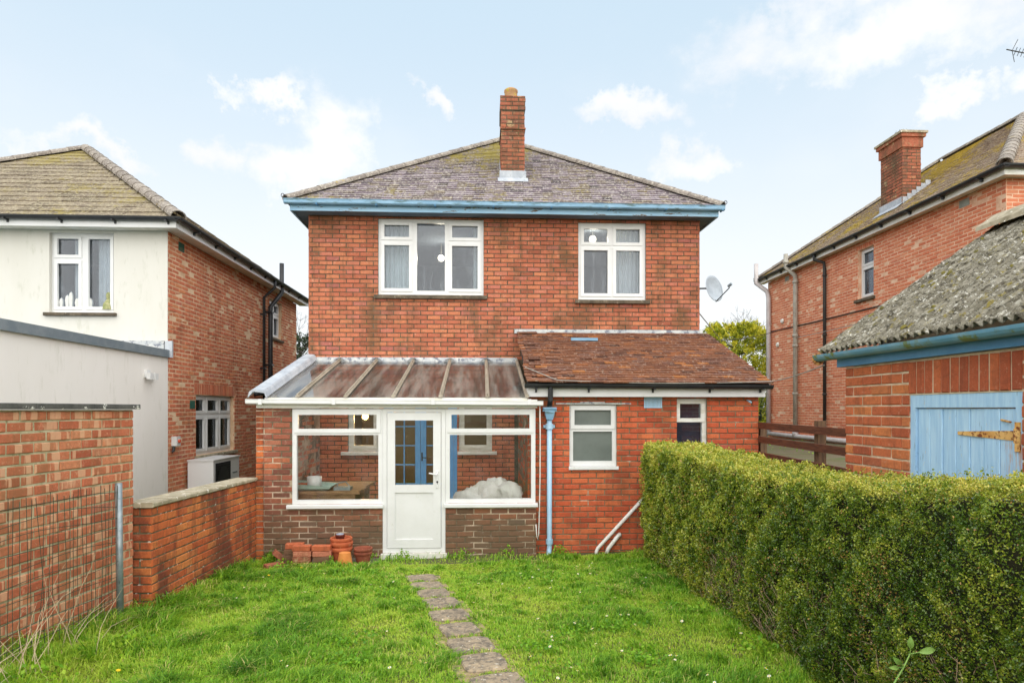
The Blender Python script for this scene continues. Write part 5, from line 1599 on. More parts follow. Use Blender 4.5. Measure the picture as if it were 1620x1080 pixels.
m = MB(); m.sheet(BB, a + .002, b, c_ - .002, d, [(a + .05, b, c_ - .05, d - .085)], -.012, -.09); m.build('door_frame', M['blue_door'], SH)
m = MB(); m.obox(BB, a + .055, b + .3, c_ - .055, b + .42, -.06, -.075); sdoor = m.build('door', M['blue_pale'], SH)
npk = 7
pw = (c_ - a - .11) / npk
rng = np.random.RandomState(8)
for k in range(npk):
    m = MB(); m.obox(BB, a + .055 + k * pw + .002, b + .02, a + .055 + (k + 1) * pw - .002, d - .092, -.026 + rng.normal(0, .0015), -.05, bev=.004); m.build('plank', M['blue_door'], sdoor)
hz_ = 1.785
m = MB()
hu = c_ - .052
m.add([BB.p(hu, hz_ - .028, -.018), BB.p(hu, hz_ + .028, -.018), BB.p(hu - .42, hz_ + .010, -.018), BB.p(hu - .42, hz_ - .010, -.018), BB.p(hu, hz_ - .028, -.024), BB.p(hu, hz_ + .028, -.024), BB.p(hu - .42, hz_ + .010, -.024), BB.p(hu - .42, hz_ - .010, -.024)],
      [(3, 2, 1, 0), (4, 5, 6, 7), (0, 1, 5, 4), (1, 2, 6, 5), (2, 3, 7, 6), (3, 0, 4, 7)])
hin = m.build('hinge', M['rust'], sdoor); hin['label'] = 'rusty strap hinge on the pale blue door'
m = MB(); m.obox(BB, hu + .004, hz_ - .085, hu + .036, hz_ + .075, -.004, -.014); m.tube([BB.p(hu + .004, hz_ - .04, -.008), BB.p(hu + .004, hz_ + .04, -.008)], .008, 8); m.build('hinge', M['rust'], sdoor)
m = MB(); m.tube([BB.p(hu - .10, hz_ + .085, -.02), BB.p(hu - .005, hz_ + .075, .01)], .006, 6); m.build('bolt', M['rust'], sdoor)
m = MB(); m.obox(BB, -.06, 2.265, 3.7, 2.345, .035, -.02); m.build('fascia', M['blue_deep'], SH)
m = MB(); gutter(m, (XB - .09, 5.07, 2.375), (XB - .09, 1.1, 2.36), .052); m.build('gutter', M['blue_moss'], SH)
m = MB(); m.tube([(XB - .09, 5.075, 2.345), (XB - .09, 5.066, 2.345)], .05, 12); m.build('gutter_end', M['rust'], SH)
# corrugated sheets
ridge_x, ridge_z, eave_x, eave_z = 4.26, 3.44, 2.745, 2.395
sl_len = math.hypot(ridge_x - eave_x, ridge_z - eave_z)
sv = Vector(((ridge_x - eave_x) / sl_len, 0, (ridge_z - eave_z) / sl_len)); sn_ = Vector((-sv.z, 0, sv.x))
m = MB(); m.box(ridge_x - .05, 1.2, 3.22, ridge_x + .05, 4.8, 3.34); sroof = m.build('roof', M['wood_brown'], SH)


def vnoise(x, y, seed=0):
    return (np.sin(x * 12.9 + y * 7.3 + seed) + np.sin(x * 31.1 - y * 23.7 + seed * 2.1) * .6 + np.sin(x * 57.3 + y * 49.1 + seed * 3.7) * .4 + np.sin(x * 97.3 - y * 83.1 + seed * 1.7) * .3) / 2.3


def corrugated(y0, y1, lo, hi, lift, seed):
    mb = MB()
    ny, nv = int((y1 - y0) / .0085), 120
    gy_, gv_ = np.meshgrid(np.linspace(y0, y1, ny + 1), np.linspace(lo, hi, nv + 1))
    NZ1, NZ2 = vn(gv_, gy_, 14, seed), vn(gv_, gy_, 42, seed + 3)
    vs, fs = [], []
    for j in range(nv + 1):
        v = lo + (hi - lo) * j / nv
        for i in range(ny + 1):
            y = y0 + (y1 - y0) * i / ny
            h = .017 * math.sin(2 * math.pi * y / .068) + .016 * (NZ1[j, i] - .5) + .009 * (NZ2[j, i] - .5) + lift
            p = Vector((eave_x, y, eave_z)) + sv * v + sn_ * h
            vs.append(p)
    n1 = ny + 1
    for j in range(nv):
        for i in range(ny): fs.append((j * n1 + i, (j + 1) * n1 + i, (j + 1) * n1 + i + 1, j * n1 + i + 1))
    nb = len(vs)
    vs2 = [p - sn_ * .007 for p in vs]
    fs2 = [tuple(reversed([q + nb for q in f])) for f in fs]
    edge = [(i, nb + i, nb + i + 1, i + 1)[::-1] for i in range(ny)] + [(j * n1 + ny, nb + j * n1 + ny, nb + (j + 1) * n1 + ny, (j + 1) * n1 + ny) for j in range(nv)] + [(j * n1, (j + 1) * n1, nb + (j + 1) * n1, nb + j * n1) for j in range(nv)]
    mb.add(vs + vs2, fs + fs2 + edge)
    mb.build('corrugated_sheet', M['asbestos'], sroof, smooth=True)


for k in range(4):
    corrugated(4.98 - (k + 1) * 1.0 - .04, 4.98 - k * 1.0, 0, sl_len + .02, .0 + .008 * (k % 2), k)
mb = MB()
for (s_, n0) in ((1, 0),):
    mb.add([(ridge_x, 1.0, ridge_z), (ridge_x, 4.98, ridge_z), (5.78, 4.98, 2.39), (5.78, 1.0, 2.39), (ridge_x, 1.0, ridge_z - .02), (ridge_x, 4.98, ridge_z - .02), (5.78, 4.98, 2.37), (5.78, 1.0, 2.37)], [(0, 1, 2, 3), (7, 6, 5, 4), (1, 5, 6, 2), (0, 3, 7, 4)])
mb.build('far_slope', M['asbestos'], sroof)
mb = MB(); mb.extrude([(-.16, -.09), (-.15, -.05), (0, .055), (.15, -.05), (.16, -.09), (0, .03)], (ridge_x, .95, ridge_z + .05), (1, 0, 0), (0, 0, 1), (0, 4.06, 0)); mb.build('ridge_cap', M['coping_pale'], sroof)
mb = MB()
rng = np.random.RandomState(15)
for k in range(1500):      # cushions of moss and lichen crust lying in the corrugations
    v, y = rng.uniform(.02, sl_len), rng.uniform(1.4, 4.97)
    if math.sin(v * 3 + y * 5) + rng.normal(0, .8) < -.2: continue
    h = .017 * math.sin(2 * math.pi * y / .068) + .006
    c = Vector((eave_x, y, eave_z)) + sv * v + sn_ * (h - .012)
    l_, w_, t_ = rng.uniform(.010, .04), rng.uniform(.006, .018), rng.uniform(.005, .014)
    vs = []
    for (rr, hh) in ((1, 0), (.7, .7)):
        for q in range(6):
            an = q * math.pi / 3 + rng.uniform(-.2, .2)
            vs.append(c + sv * math.cos(an) * l_ * rr + Vector((0, 1, 0)) * math.sin(an) * w_ * rr + sn_ * t_ * hh * 1.6)
    vs.append(c + sn_ * t_ * 1.5)
    mb.add(vs, [(q, (q + 1) % 6, 6 + (q + 1) % 6, 6 + q) for q in range(6)] + [(6 + q, 6 + (q + 1) % 6, 12) for q in range(6)], 0 if rng.rand() < .35 else 1, float(rng.rand()))
mb.build('moss', [M['moss'], M['asbestos']], sroof, kind='stuff', smooth=True)

# ------------------------------------------------------------------ garden walls
TW = thing('garden_wall', 'tall weathered brick wall with dark coping behind the wire fence', 'wall', (-3.2, 4, .2))
ud = Vector((.107, .994, 0)).normalized()
nd = ud.cross(Z)
BW = Basis((-3.44, 1.8, 0), nd)
tl = 3.83
m = MB(); m.sheet(BW, 0, 0, tl, 1.925, [], -.008, -.215); twall = m.build('wall', M['mortar_tall'], TW)
lay_bricks(twall, BW, 0, .12, tl, 1.92, [], M['brick_tall'], 300, 111, off=.08, J=.013, proud=.003)
lay_bricks(twall, Basis(BW.p(tl, 0, -.004), ud), -.0, .12, .20, 1.92, [], M['brick_tall'], 0, 112, L=.21, half_first=0)
rng = np.random.RandomState(3)
for k in range(7):
    u0_ = -.05 + k * .56
    m = MB(); m.obox(BW, u0_, 1.930 + rng.normal(0, .0015), min(u0_ + .556, tl + .05), 1.972, .045, -.26, bev=.006); m.build('coping_slab', M['coping_dark'], TW)

GW = thing('garden_wall', 'low orange brick wall with pale coping joining the conservatory corner', 'wall', (-3.0, 6.9, .1))
BG = Basis((-2.89, 5.65, 0), (1, 0, 0))
BG.U = Vector((0, 1, -.022)).normalized()
m = MB(); m.sheet(BG, 0, -.1, 2.535, 1.065, [], -.008, -.20); gwall = m.build('wall', M['mortar_garden'], GW)
lay_bricks(gwall, BG, 0, .09, 2.535, 1.06, [], M['brick_garden'], 230, 121, off=.1, J=.011)
BGf = Basis((-3.103, 5.642, 0), (0, -1, 0))
lay_bricks(gwall, BGf, 0, .09, .205, 1.06, [], M['brick_garden'], 40, 122, L=.216, off=0.108)
for k in range(3):
    u0_ = -.03 + k * .86
    m = MB(); m.obox(BG, u0_, 1.068, min(u0_ + .856, 2.53), 1.112, .025, -.235, bev=.010); m.build('coping_slab', M['coping_pale'], GW)

# ------------------------------------------------------------------ fences
PF = thing('rail_fence', 'brown post and rail fence on the terrace beyond the lean-to', 'fence', (3.8, 7.5, 1))
posts = [(3.90, 8.52, 1.74), (3.80, 6.85, 1.80), (3.72, 5.25, 1.80)]
for (x, y, t_) in posts:
    m = MB(); m.box(x - .045, y - .045, .4, x + .045, y + .045, t_); m.build('post', M['wood_post'], PF)
for k, z_ in enumerate((1.66, 1.47, 1.26)):
    p0, p1 = Vector((3.88, 8.95, z_ + .012)), Vector((3.68, 5.1, z_ - .02))
    d_ = (p1 - p0); s_ = d_.normalized().cross(Z) * .016
    m = MB(); vs = [p0 + s_, p1 + s_, p1 - s_, p0 - s_]; off_ = Vector((-.062, 0, 0))
    m.add([v_ + off_ for v_ in vs] + [v_ + off_ + Z * .085 for v_ in vs], [(0, 1, 2, 3), (7, 6, 5, 4), (0, 4, 5, 1), (1, 5, 6, 2), (2, 6, 7, 3), (3, 7, 4, 0)]); m.build('rail', M['wood_brown'], PF)
m = MB(); p0, p1 = Vector((3.83, 8.95, 0)), Vector((3.72, 5.0, 0))
m.add([p0 + Z * .3, p1 + Z * .3, p1 + Z * 1.09, p0 + Z * 1.09, p0 + Vector((.03, 0, .3)), p1 + Vector((.03, 0, .3)), p1 + Vector((.03, 0, 1.09)), p0 + Vector((.03, 0, 1.09))], [(0, 3, 2, 1), (4, 5, 6, 7), (3, 7, 6, 2), (0, 1, 5, 4)]); m.build('gravel_board', M['retaining'], PF)

WF = thing('wire_fence', 'rusting green wire mesh fence on a galvanised post', 'fence', (-2.9, 5.2, .22))
m = MB(); m.tube([(-2.905, 5.19, .1), (-2.925, 5.20, 1.335)], .026, 12); m.build('post', M['galv'], WF, smooth=True)
rng = np.random.RandomState(6)
f0, f1 = Vector((-2.93, 5.18, 0)), Vector((-3.02, 2.3, 0))
for k in range(58):
    t_ = k / 57
    p = f0.lerp(f1, t_)
    b0 = float(gz(p.x, p.y)) - .02
    m = MB(); bow = rng.normal(0, .008)
    tp = 1.30 + .05 * math.sin(t_ * 5) + rng.uniform(-.03, .03)
    m.tube([(p.x + rng.normal(0, .004), p.y + rng.normal(0, .005), b0), (p.x + bow, p.y + bow, (b0 + tp) / 2), (p.x + rng.normal(0, .006), p.y + rng.normal(0, .006), tp)], .0024, 4, caps=False); m.build('wire', M['wire'], WF)
for j in range(11):
    m = MB(); z_ = .30 + j * .095
    m.tube([f0.lerp(f1, q) + Vector((.004 + .006 * math.sin(q * 9 + j), 0, z_ + .06 * math.sin(q * 5) * (j / 10) + .012 * math.sin(q * 13 + j * 2))) for q in np.linspace(0, 1, 24)], .0024, 4, caps=False); m.build('wire', M['wire'], WF)

# ------------------------------------------------------------------ vegetation helpers
def big_mesh(name, verts, tris, tint, mat, parent=None):
    """verts (n,3), tris (m,3), tint (m,) as one mesh"""
    me = bpy.data.meshes.new(name)
    nv, nf = len(verts), len(tris)
    me.vertices.add(nv); me.vertices.foreach_set('co', np.ascontiguousarray(verts, np.float32).ravel())
    me.loops.add(nf * 3); me.loops.foreach_set('vertex_index', np.ascontiguousarray(tris, np.int32).ravel())
    me.polygons.add(nf); me.polygons.foreach_set('loop_start', np.arange(nf, dtype=np.int32) * 3)
    me.polygons.foreach_set('loop_total', np.full(nf, 3, np.int32))
    me.update(calc_edges=True)
    at = me.attributes.new('tint', 'FLOAT', 'FACE')
    at.data.foreach_set('value', np.ascontiguousarray(tint, np.float32))
    me.materials.append(mat)
    o = bpy.data.objects.new(name, me)
    return link(o, parent)


def nrm(a):
    return a / np.maximum(np.linalg.norm(a, axis=1, keepdims=True), 1e-9)


def leaves(P, Nn, ln, wd, tint, rng, lean=0.7):
    """folded diamond leaves at P, roughly facing Nn"""
    n = len(P)
    d = nrm(rng.normal(size=(n, 3)) + Nn * 0.25 + np.array([0, 0, .35]))
    f = nrm(Nn * lean + rng.normal(size=(n, 3)) * .75)
    s = nrm(np.cross(d, f))
    up_ = nrm(np.cross(s, d))
    l_, w_ = ln[:, None], wd[:, None]
    v = np.stack([P, P + d * l_ * .5 + s * w_ * .5 + up_ * w_ * .12, P + d * l_, P + d * l_ * .5 - s * w_ * .5 + up_ * w_ * .12], 1).reshape(-1, 3)
    b = np.arange(n) * 4
    t = np.concatenate([np.stack([b, b + 1, b + 2], 1), np.stack([b, b + 2, b + 3], 1)])
    return v, t, np.concatenate([tint, tint])


# ------------------------------------------------------------------ hedge
def hedge_top(y):
    return np.interp(y, [0, 2.4, 3.2, 3.8, 4.7, 6.5, 8.0], [1.70, 1.63, 1.52, 1.47, 1.42, 1.45, 1.48])


HX0, HX1, HY0, HY1 = 2.10, 2.80, 0.9, 8.0


def build_hedge():
    rng = np.random.RandomState(31)
    T = thing('hedge', 'clipped small-leaved green hedge running from the lean-to past the shed', 'hedge', (2.45, 4.5, .1))
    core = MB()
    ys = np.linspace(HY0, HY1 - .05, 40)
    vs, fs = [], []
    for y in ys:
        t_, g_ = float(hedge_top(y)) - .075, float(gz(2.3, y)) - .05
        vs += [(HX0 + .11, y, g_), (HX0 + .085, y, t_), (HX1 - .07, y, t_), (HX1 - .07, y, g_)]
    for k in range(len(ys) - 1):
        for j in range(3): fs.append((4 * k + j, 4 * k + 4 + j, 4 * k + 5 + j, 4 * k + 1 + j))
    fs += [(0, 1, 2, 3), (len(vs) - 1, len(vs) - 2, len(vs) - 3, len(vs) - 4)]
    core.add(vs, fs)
    core.build('shade_core', M['hedge_core'], T)  # dark solid box; shade in the leaf gaps is put into its colour
    n = 480000

    def bulge(y, z, s):
        return .030 * np.sin(y * 5.1 + s) * np.sin(z * 6.3 + s * 2) + .022 * np.sin(y * 11.7 + z * 9.1 + s) + .014 * np.sin(y * 23 - z * 27 + s * 3) - .075 * (vn(y, z, 17, s) - .5) - .05 * (vn(y, z, 42, s + 2) - .5)
    # side facing the lawn; nearer stretches hold more, smaller leaves
    out_v, out_t, out_c, base = [], [], [], 0

    def put(P, Nn, yellow):
        nonlocal base
        m_ = len(P)
        dist = np.linalg.norm(P - np.array([0, 0, CAM_Z]), axis=1)
        k = np.clip(dist / 4.5, .78, 1.6)
        ln, wd = rng.uniform(.010, .0185, m_) * k, rng.uniform(.0065, .0115, m_) * k
        w2_ = P[:, 2] + P[:, 0] * .7
        patch = vn(P[:, 1], w2_, 4.5, 3); fine = vn(P[:, 1], w2_, 26, 6)
        t_ = rng.beta(1.4, 2.2, m_) * .50 + (patch - .5) * .30 + (fine - .5) * .44 + .13 + yellow
        brown = rng.rand(m_) < .012 + .16 * np.clip((vn(P[:, 1], w2_, 6.5, 12) - .72) * 6, 0, 1)
        t_ = np.where(brown, 1.0, np.clip(t_, 0, .95))
        v, t, c = leaves(P, Nn, ln, wd, t_, rng)
        out_v.append(v); out_t.append(t + base); out_c.append(c); base += len(v)

    m_ = int(n * .68)
    y = HY0 + (HY1 - HY0) * rng.rand(m_) ** 1.35
    y = np.where(rng.rand(m_) < .25, rng.uniform(HY0, HY1, m_), y)
    tp, g_ = hedge_top(y), gz(2.2, y)
    h = rng.rand(m_)
    z_ = g_ + .02 + (tp - g_) * h
    dep = rng.exponential(.022, m_)
    bare = np.clip((.55 - h) / .4, 0, 1) * (np.sin(y * 6.1) * .5 + .5) * np.clip((y - 3.5) / 1.0, 0, 1)      # thin, twiggy foot of the hedge
    hole = np.clip((vn(y, z_, 3.2, 8) - .66) * 7, 0, 1) * np.clip((y - 3.4) / 1.5, .1, 1)
    hole = np.maximum(hole, 1.3 * np.exp(-((y - 5.1) / .5) ** 2 - ((h - .18) / .2) ** 2))
    keep = rng.rand(m_) > np.maximum(bare * .62, hole * .6)
    x = HX0 + bulge(y, z_, 1.0) + dep + .05 * (h > .93) * (h - .93) / .07 - .03 * np.sin(h * 3.1)
    tuft = np.where(rng.rand(m_) < .01, rng.uniform(0, .03, m_), 0)
    P = np.stack([x - tuft, y, z_], 1)[keep]
    put(P, np.tile(np.array([-1., 0, .1]), (len(P), 1)), (np.clip((y - 3.9) / 3.2, 0, 1) * .22 - .04 + np.clip((h - .82) / .18, 0, 1) * .12)[keep])
    m_ = int(n * .27)
    y = HY0 + .6 + (HY1 - HY0 - .6) * rng.rand(m_) ** 1.2
    x = rng.uniform(HX0 - .01, HX1, m_)
    z_ = hedge_top(y) + bulge(y, x * 2, 4.0) * .7 - rng.exponential(.018, m_) + np.where(rng.rand(m_) < .03, rng.uniform(0, .045, m_), 0)
    P = np.stack([x, y, z_], 1)
    put(P, np.tile(np.array([0, 0, 1.]), (m_, 1)), np.full(m_, .36))
    m_ = int(n * .05)
    x = rng.uniform(HX0, HX1, m_); h = rng.rand(m_)
    z_ = h * 1.46
    P = np.stack([x, HY1 - .02 + bulge(x, z_, 2) - rng.exponential(.02, m_), z_], 1)
    put(P, np.tile(np.array([0, 1., .1]), (m_, 1)), np.full(m_, .1))
    m_ = int(n * .04)
    y = rng.uniform(4.6, HY1, m_); h = rng.rand(m_)
    P = np.stack([HX1 + bulge(y, h, 5) - rng.exponential(.02, m_), y, .1 + h * (hedge_top(y) - .1)], 1)
    put(P, np.tile(np.array([1., 0, .1]), (m_, 1)), np.full(m_, .1))
    big_mesh('foliage', np.concatenate(out_v), np.concatenate(out_t), np.concatenate(out_c), M['hedge_leaf'], T)['kind'] = 'stuff'
    tw = MB()
    for k in range(1000):
        y = rng.uniform(2.3, 7.9) if k < 620 else rng.normal(5.1, .45)
        g0 = float(gz(2.2, y))
        low = rng.rand() < .8
        z0 = g0 + (rng.uniform(.02, .55) if low else rng.uniform(.3, 1.25))
        x0 = HX0 + rng.uniform(.0, .05)
        d_ = Vector((rng.normal(-.10, .15), rng.normal(0, .7), rng.uniform(.2, 1))).normalized()
        l_ = rng.uniform(.05, .20) if low else rng.uniform(.02, .08)
        p0 = Vector((x0, y, z0)); p2 = p0 + d_ * l_
        pm = p0.lerp(p2, .5) + Vector((rng.normal(-.01, .01), rng.normal(0, .02), 0))
        p2.x = max(p2.x, HX0 - .035); pm.x = max(pm.x, HX0 - .035)
        tw.tube([p0, pm, p2], [rng.uniform(.0018, .0035), .0022, .001], 4, caps=False)
    tw.build('twigs', M['twig'], T)['kind'] = 'stuff'
    # upright shoots that missed the shears
    for k in range(90):
        y = rng.uniform(2.4, 7.9)
        x = rng.uniform(HX0 + .02, HX1 - .05)
        z0 = float(hedge_top(y)) - .02
        p = np.array([x, y, z0])
        tip = p + np.array([rng.normal(0, .02), rng.normal(0, .02), rng.uniform(.05, .11)])
        s = rng.rand(16, 1)
        P = p + (tip - p) * s + rng.normal(0, .004, (16, 3))
        v, t, c = leaves(P, nrm(rng.normal(size=(16, 3))), np.full(16, .018), np.full(16, .010), rng.uniform(.2, .7, 16), rng)
        big_mesh('shoot', v, t, c, M['hedge_leaf'], T)


build_hedge()


# ------------------------------------------------------------------ grass
def fbm(x, y, seed=0):
    r = 0
    for k, (fx, fy, a) in enumerate(((1.1, .9, 1), (2.3, -1.9, .8), (-3.7, 4.1, .6), (7.1, 6.3, .45), (-11.3, 9.7, .35), (17.9, -21.3, .25))):
        r = r + a * np.sin(x * fx * 1.7 + y * fy * 1.7 + seed * (k + 1) * 1.31 + 1.7 * np.sin(y * fx * .9 + k))
    return r / 2.2


def build_grass():
    rng = np.random.RandomState(17)
    n = 360000
    x = rng.uniform(-3.1, 2.18, n)
    y = 2.3 + (8.19 - 2.3) * rng.rand(n) ** 1.15
    ok = ~((x < -2.86) & (y > 5.55)) & (x > -3.40 + (y - 2) * .10)
    # keep the slabs and the foot of the walls clear
    for (sx, sy) in PATH:
        u_, v_ = (x - sx), (y - sy)
        c_, s_ = math.cos(.26), math.sin(.26)
        a_, b_ = u_ * c_ + v_ * s_, -u_ * s_ + v_ * c_
        ins = (np.abs(a_) < .13) & (np.abs(b_) < .15)
        edge = (np.abs(a_) < .17) & (np.abs(b_) < .20)
        ok &= ~ins & ~(edge & (rng.rand(n) < .55))
    ok &= ~((x > -2.65) & (x < -1.30) & (y > 7.52))
    ok &= ~((x > -1.35) & (x < .75) & (y > 7.72 + .10 * vn(x, y, 5, 3)) & (rng.rand(n) < .90))
    ok &= ~((np.abs(x + .69) < .22) & (y > 7.0) & (y < 7.3) & (rng.rand(n) < .5))
    x, y = x[ok], y[ok]
    n = len(x)
    f1_, f2_ = (vfbm(x, y, 1.6, 1) - .5) * 3.2, (vfbm(x, y, 7.0, 5) - .5) * 3.2
    left = np.clip((-.6 - x) / 1.2, 0, 1)
    hgt = (.045 + .040 * np.clip(f1_, -.5, 1.2) + .040 * f2_ + .025 * left + .02 * np.clip((x - 1.6) / .4, 0, 1)) * rng.uniform(.55, 1.35, n)
    hgt = np.clip(hgt * (.82 + .25 * left), .024, .15)
    wall = ((x < -2.7) & (y > 5.5)) | ((x < -2.4) & (y < 5.2)) | (y > 7.9)
    hgt = np.where(wall & (rng.rand(n) < .5), hgt * 1.7, hgt)
    wd = rng.uniform(.0018, .0042, n) * np.clip(y / 5, .8, 1.4)
    ang = rng.uniform(0, 2 * math.pi, n)
    comb = np.arctan2(np.cos(f2_ * 3), np.sin(f1_ * 4))
    la = np.where(rng.rand(n) < .55, comb + rng.normal(0, .6, n), ang)
    bend = rng.uniform(.35, 1.25, n) * (.85 + .35 * left)
    lx, ly = np.cos(la), np.sin(la)
    sx, sy = -np.sin(ang), np.cos(ang)
    z0 = gz(x, y) - .004
    b = np.stack([x, y, z0], 1)
    s = np.stack([sx, sy, np.zeros(n)], 1) * wd[:, None]
    mid = b + np.stack([lx * bend * .30, ly * bend * .30, np.full(n, .62)], 1) * hgt[:, None]
    tip = b + np.stack([lx * bend, ly * bend, 1.0 - .35 * bend], 1) * hgt[:, None]
    v = np.stack([b - s, b + s, mid + s * .8, mid - s * .8, tip], 1).reshape(-1, 3)
    k = np.arange(n) * 5
    tr = np.concatenate([np.stack([k, k + 1, k + 2], 1), np.stack([k, k + 2, k + 3], 1), np.stack([k + 3, k + 2, k + 4], 1)])
    tint = np.clip(.57 - .25 * f1_ - .22 * f2_ + rng.normal(0, .14, n) - .10 * left * np.clip(f2_, 0, 1), .02, .84)
    dead = rng.rand(n) < (.045 + .22 * np.clip((vfbm(x, y, 3.1, 9) - .58) * 5, 0, 1))
    tint = np.where(dead, rng.uniform(.9, 1.0, n), tint)
    o = big_mesh('grass', v, tr, np.concatenate([tint, tint, tint]), M['grass'])
    tag(o, 'rough green lawn grass between the garden wall and the hedge', 'grass', kind='stuff')


build_grass()


def clover(name, spots, mat, label, rng, rad=.12, leaf=.02, num=60, hh=.05):
    for (x, y, r_, n_, lb) in spots:
        P = []
        q = rng.normal(0, r_ * .45, (n_, 2))
        z_ = gz(x, y) + rng.uniform(.005, hh, n_) * np.exp(-(q ** 2).sum(1) / (r_ * r_))
        P = np.stack([x + q[:, 0], y + q[:, 1], z_], 1)
        v, t, c = leaves(P, np.tile([0, -.3, 1.], (n_, 1)), rng.uniform(.7, 1.3, n_) * leaf, rng.uniform(.6, 1.0, n_) * leaf * .8, rng.uniform(.3, .75, n_), rng)
        o = big_mesh(name, v, t, c, M['grass'])
        tag(o, lb, 'weed', 'weeds along the walls', kind='stuff')


rg = np.random.RandomState(77)
clover('weed', [(-2.62, 7.95, .13, 110, 'leafy weed in the corner of low wall and conservatory'), (-1.42, 8.02, .10, 90, 'leafy weed between the stacked pots and the white door'),
                (1.03, 8.22, .11, 150, 'bright bushy weed at the foot of the blue downpipe'), (-.98, 8.02, .14, 130, 'low weeds under the door threshold'), (-.25, 8.06, .14, 90, 'low weeds below the window with the white sacks'),
                (.35, 8.1, .12, 70, 'small weeds near the hanging white cable'), (-2.35, 7.55, .16, 130, 'weeds spreading before the loose bricks'), (-1.83, 7.66, .05, 40, 'small green rosette between bricks and pots')], M['grass'], '', rg, leaf=.030, hh=.16)
clover('weed', [(1.95, 4.35, .20, 150, 'broad-leaved weeds at the near foot of the hedge'), (1.90, 5.3, .14, 90, 'broad-leaved weeds at the foot of the hedge, halfway along'), (-2.55, 4.6, .28, 260, 'sprawling cleavers below the galvanised post'), (-2.75, 3.9, .25, 220, 'sprawling cleavers below the wire mesh'), (-.15, 6.1, .10, 60, 'low weed beside the slabs')], M['grass'], '', rg, leaf=.034, hh=.10)

rw_ = np.random.RandomState(5)
lawn = []
for k in range(34):
    x, y = rw_.uniform(-2.5, 1.9), 3.4 + 4.2 * rw_.rand()
    if any(abs(x - a) < .3 and abs(y - b) < .25 for a, b in PATH): continue
    n_ = int(rw_.uniform(50, 130)); r_ = rw_.uniform(.08, .2)
    q = rw_.normal(0, r_ * .5, (n_, 2))
    lawn.append(np.stack([x + q[:, 0], y + q[:, 1], gz(x + q[:, 0], y + q[:, 1]) + rw_.uniform(.02, .055, n_)], 1))
P = np.concatenate(lawn)
v, t, c = leaves(P, np.tile([0, -.2, 1.], (len(P), 1)), rw_.uniform(.018, .036, len(P)), rw_.uniform(.014, .026, len(P)), rw_.uniform(.15, .6, len(P)), rw_, lean=1.6)
o = big_mesh('clover', v, t, c, M['grass']); tag(o, 'patches of clover and plantain in the lawn', 'clover', kind='stuff')

# dry bramble and grass stems against the wire
mb = MB()
rng = np.random.RandomState(23)
for k in range(70):
    x, y = rng.uniform(-2.98, -2.62), rng.uniform(2.9, 4.6)
    if rng.rand() < .12: x, y = rng.uniform(-2.95, -2.75), rng.uniform(4.8, 5.3)
    p = Vector((x, y, float(gz(x, y))))
    d_ = Vector((rng.normal(-.08, .18), rng.normal(.25, .5), rng.uniform(.5, 1.2))).normalized()
    l_ = rng.uniform(.2, .75)
    q = [p]
    for j in range(5):
        d_ = (d_ + Vector((rng.normal(0, .12), rng.normal(.03, .14), rng.normal(-.12, .1)))).normalized()
        p = p + d_ * l_ / 5
        p.x = max(p.x, -3.02)
        q.append(p)
    mb.tube(q, [.003, .0026, .0022, .0018, .0014, .0008], 4, caps=False)
o = mb.build('dry_stems', M['straw']); tag(o, 'dry straw-coloured stems tangled in the wire mesh', 'dry stems', kind='stuff')

# daisies and dandelions in the lawn
rng = np.random.RandomState(41)


def flower_mesh(name, r_, mat, mat2):
    mb = MB()
    for k in range(9):
        a0, a1 = 2 * math.pi * k / 9, 2 * math.pi * (k + .8) / 9
        am = (a0 + a1) / 2
        mb.add([(0, 0, .0), (r_ * .7 * math.cos(a0), r_ * .7 * math.sin(a0), .003), (r_ * math.cos(am), r_ * math.sin(am), .002), (r_ * .7 * math.cos(a1), r_ * .7 * math.sin(a1), .003)], [(0, 1, 2, 3)], 0)
    mb.lathe((0, 0, .001), [(r_ * .38, 0), (r_ * .3, .004), (.0005, .005)], 8, 1)
    mb.tube([(0, 0, 0), (.004, 0, -.03), (0, .004, -.06)], .001, 4, 2)
    return mb.mesh(name, [mat, mat2, M['weed']])


dm_ = flower_mesh('daisy', .0105, M['daisy'], M['dandelion'])
dpts = []
while len(dpts) < 110:
    x, y = rng.uniform(-2.6, 1.9), 3.2 + 4.6 * rng.rand()
    if x < -.2 and rng.rand() < .72: continue
    if any(abs(x - a) < .22 and abs(y - b) < .22 for a, b in PATH): continue
    dpts.append((x, y))
for (x, y) in dpts:
    o = bpy.data.objects.new('daisy', dm_); COL.objects.link(o)
    k = rng.uniform(.8, 1.35)
    o.location = (x, y, float(gz(x, y)) + rng.uniform(.05, .085)); o.scale = (k, k, k)
    o.rotation_euler = (rng.normal(.25, .2), rng.normal(0, .2), rng.uniform(0, 6))
    tag(o, 'small white daisy in the lawn', 'daisy', 'daisies scattered over the lawn')
dm2 = flower_mesh('dandelion', .016, M['dandelion'], M['dandelion'])
for (x, y, lb) in ((-2.28, 4.05, 'yellow dandelion on the lawn nearest the camera'), (-2.30, 6.9, 'yellow dandelion on the lawn in front of the low wall'), (-2.05, 7.25, 'yellow dandelion on the lawn before the loose bricks')):
    o = bpy.data.objects.new('dandelion', dm2); COL.objects.link(o); o.location = (x, y, float(gz(x, y)) + .08); o.rotation_euler = (.3, 0, 1)
    tag(o, lb, 'dandelion', 'dandelions in the lawn')

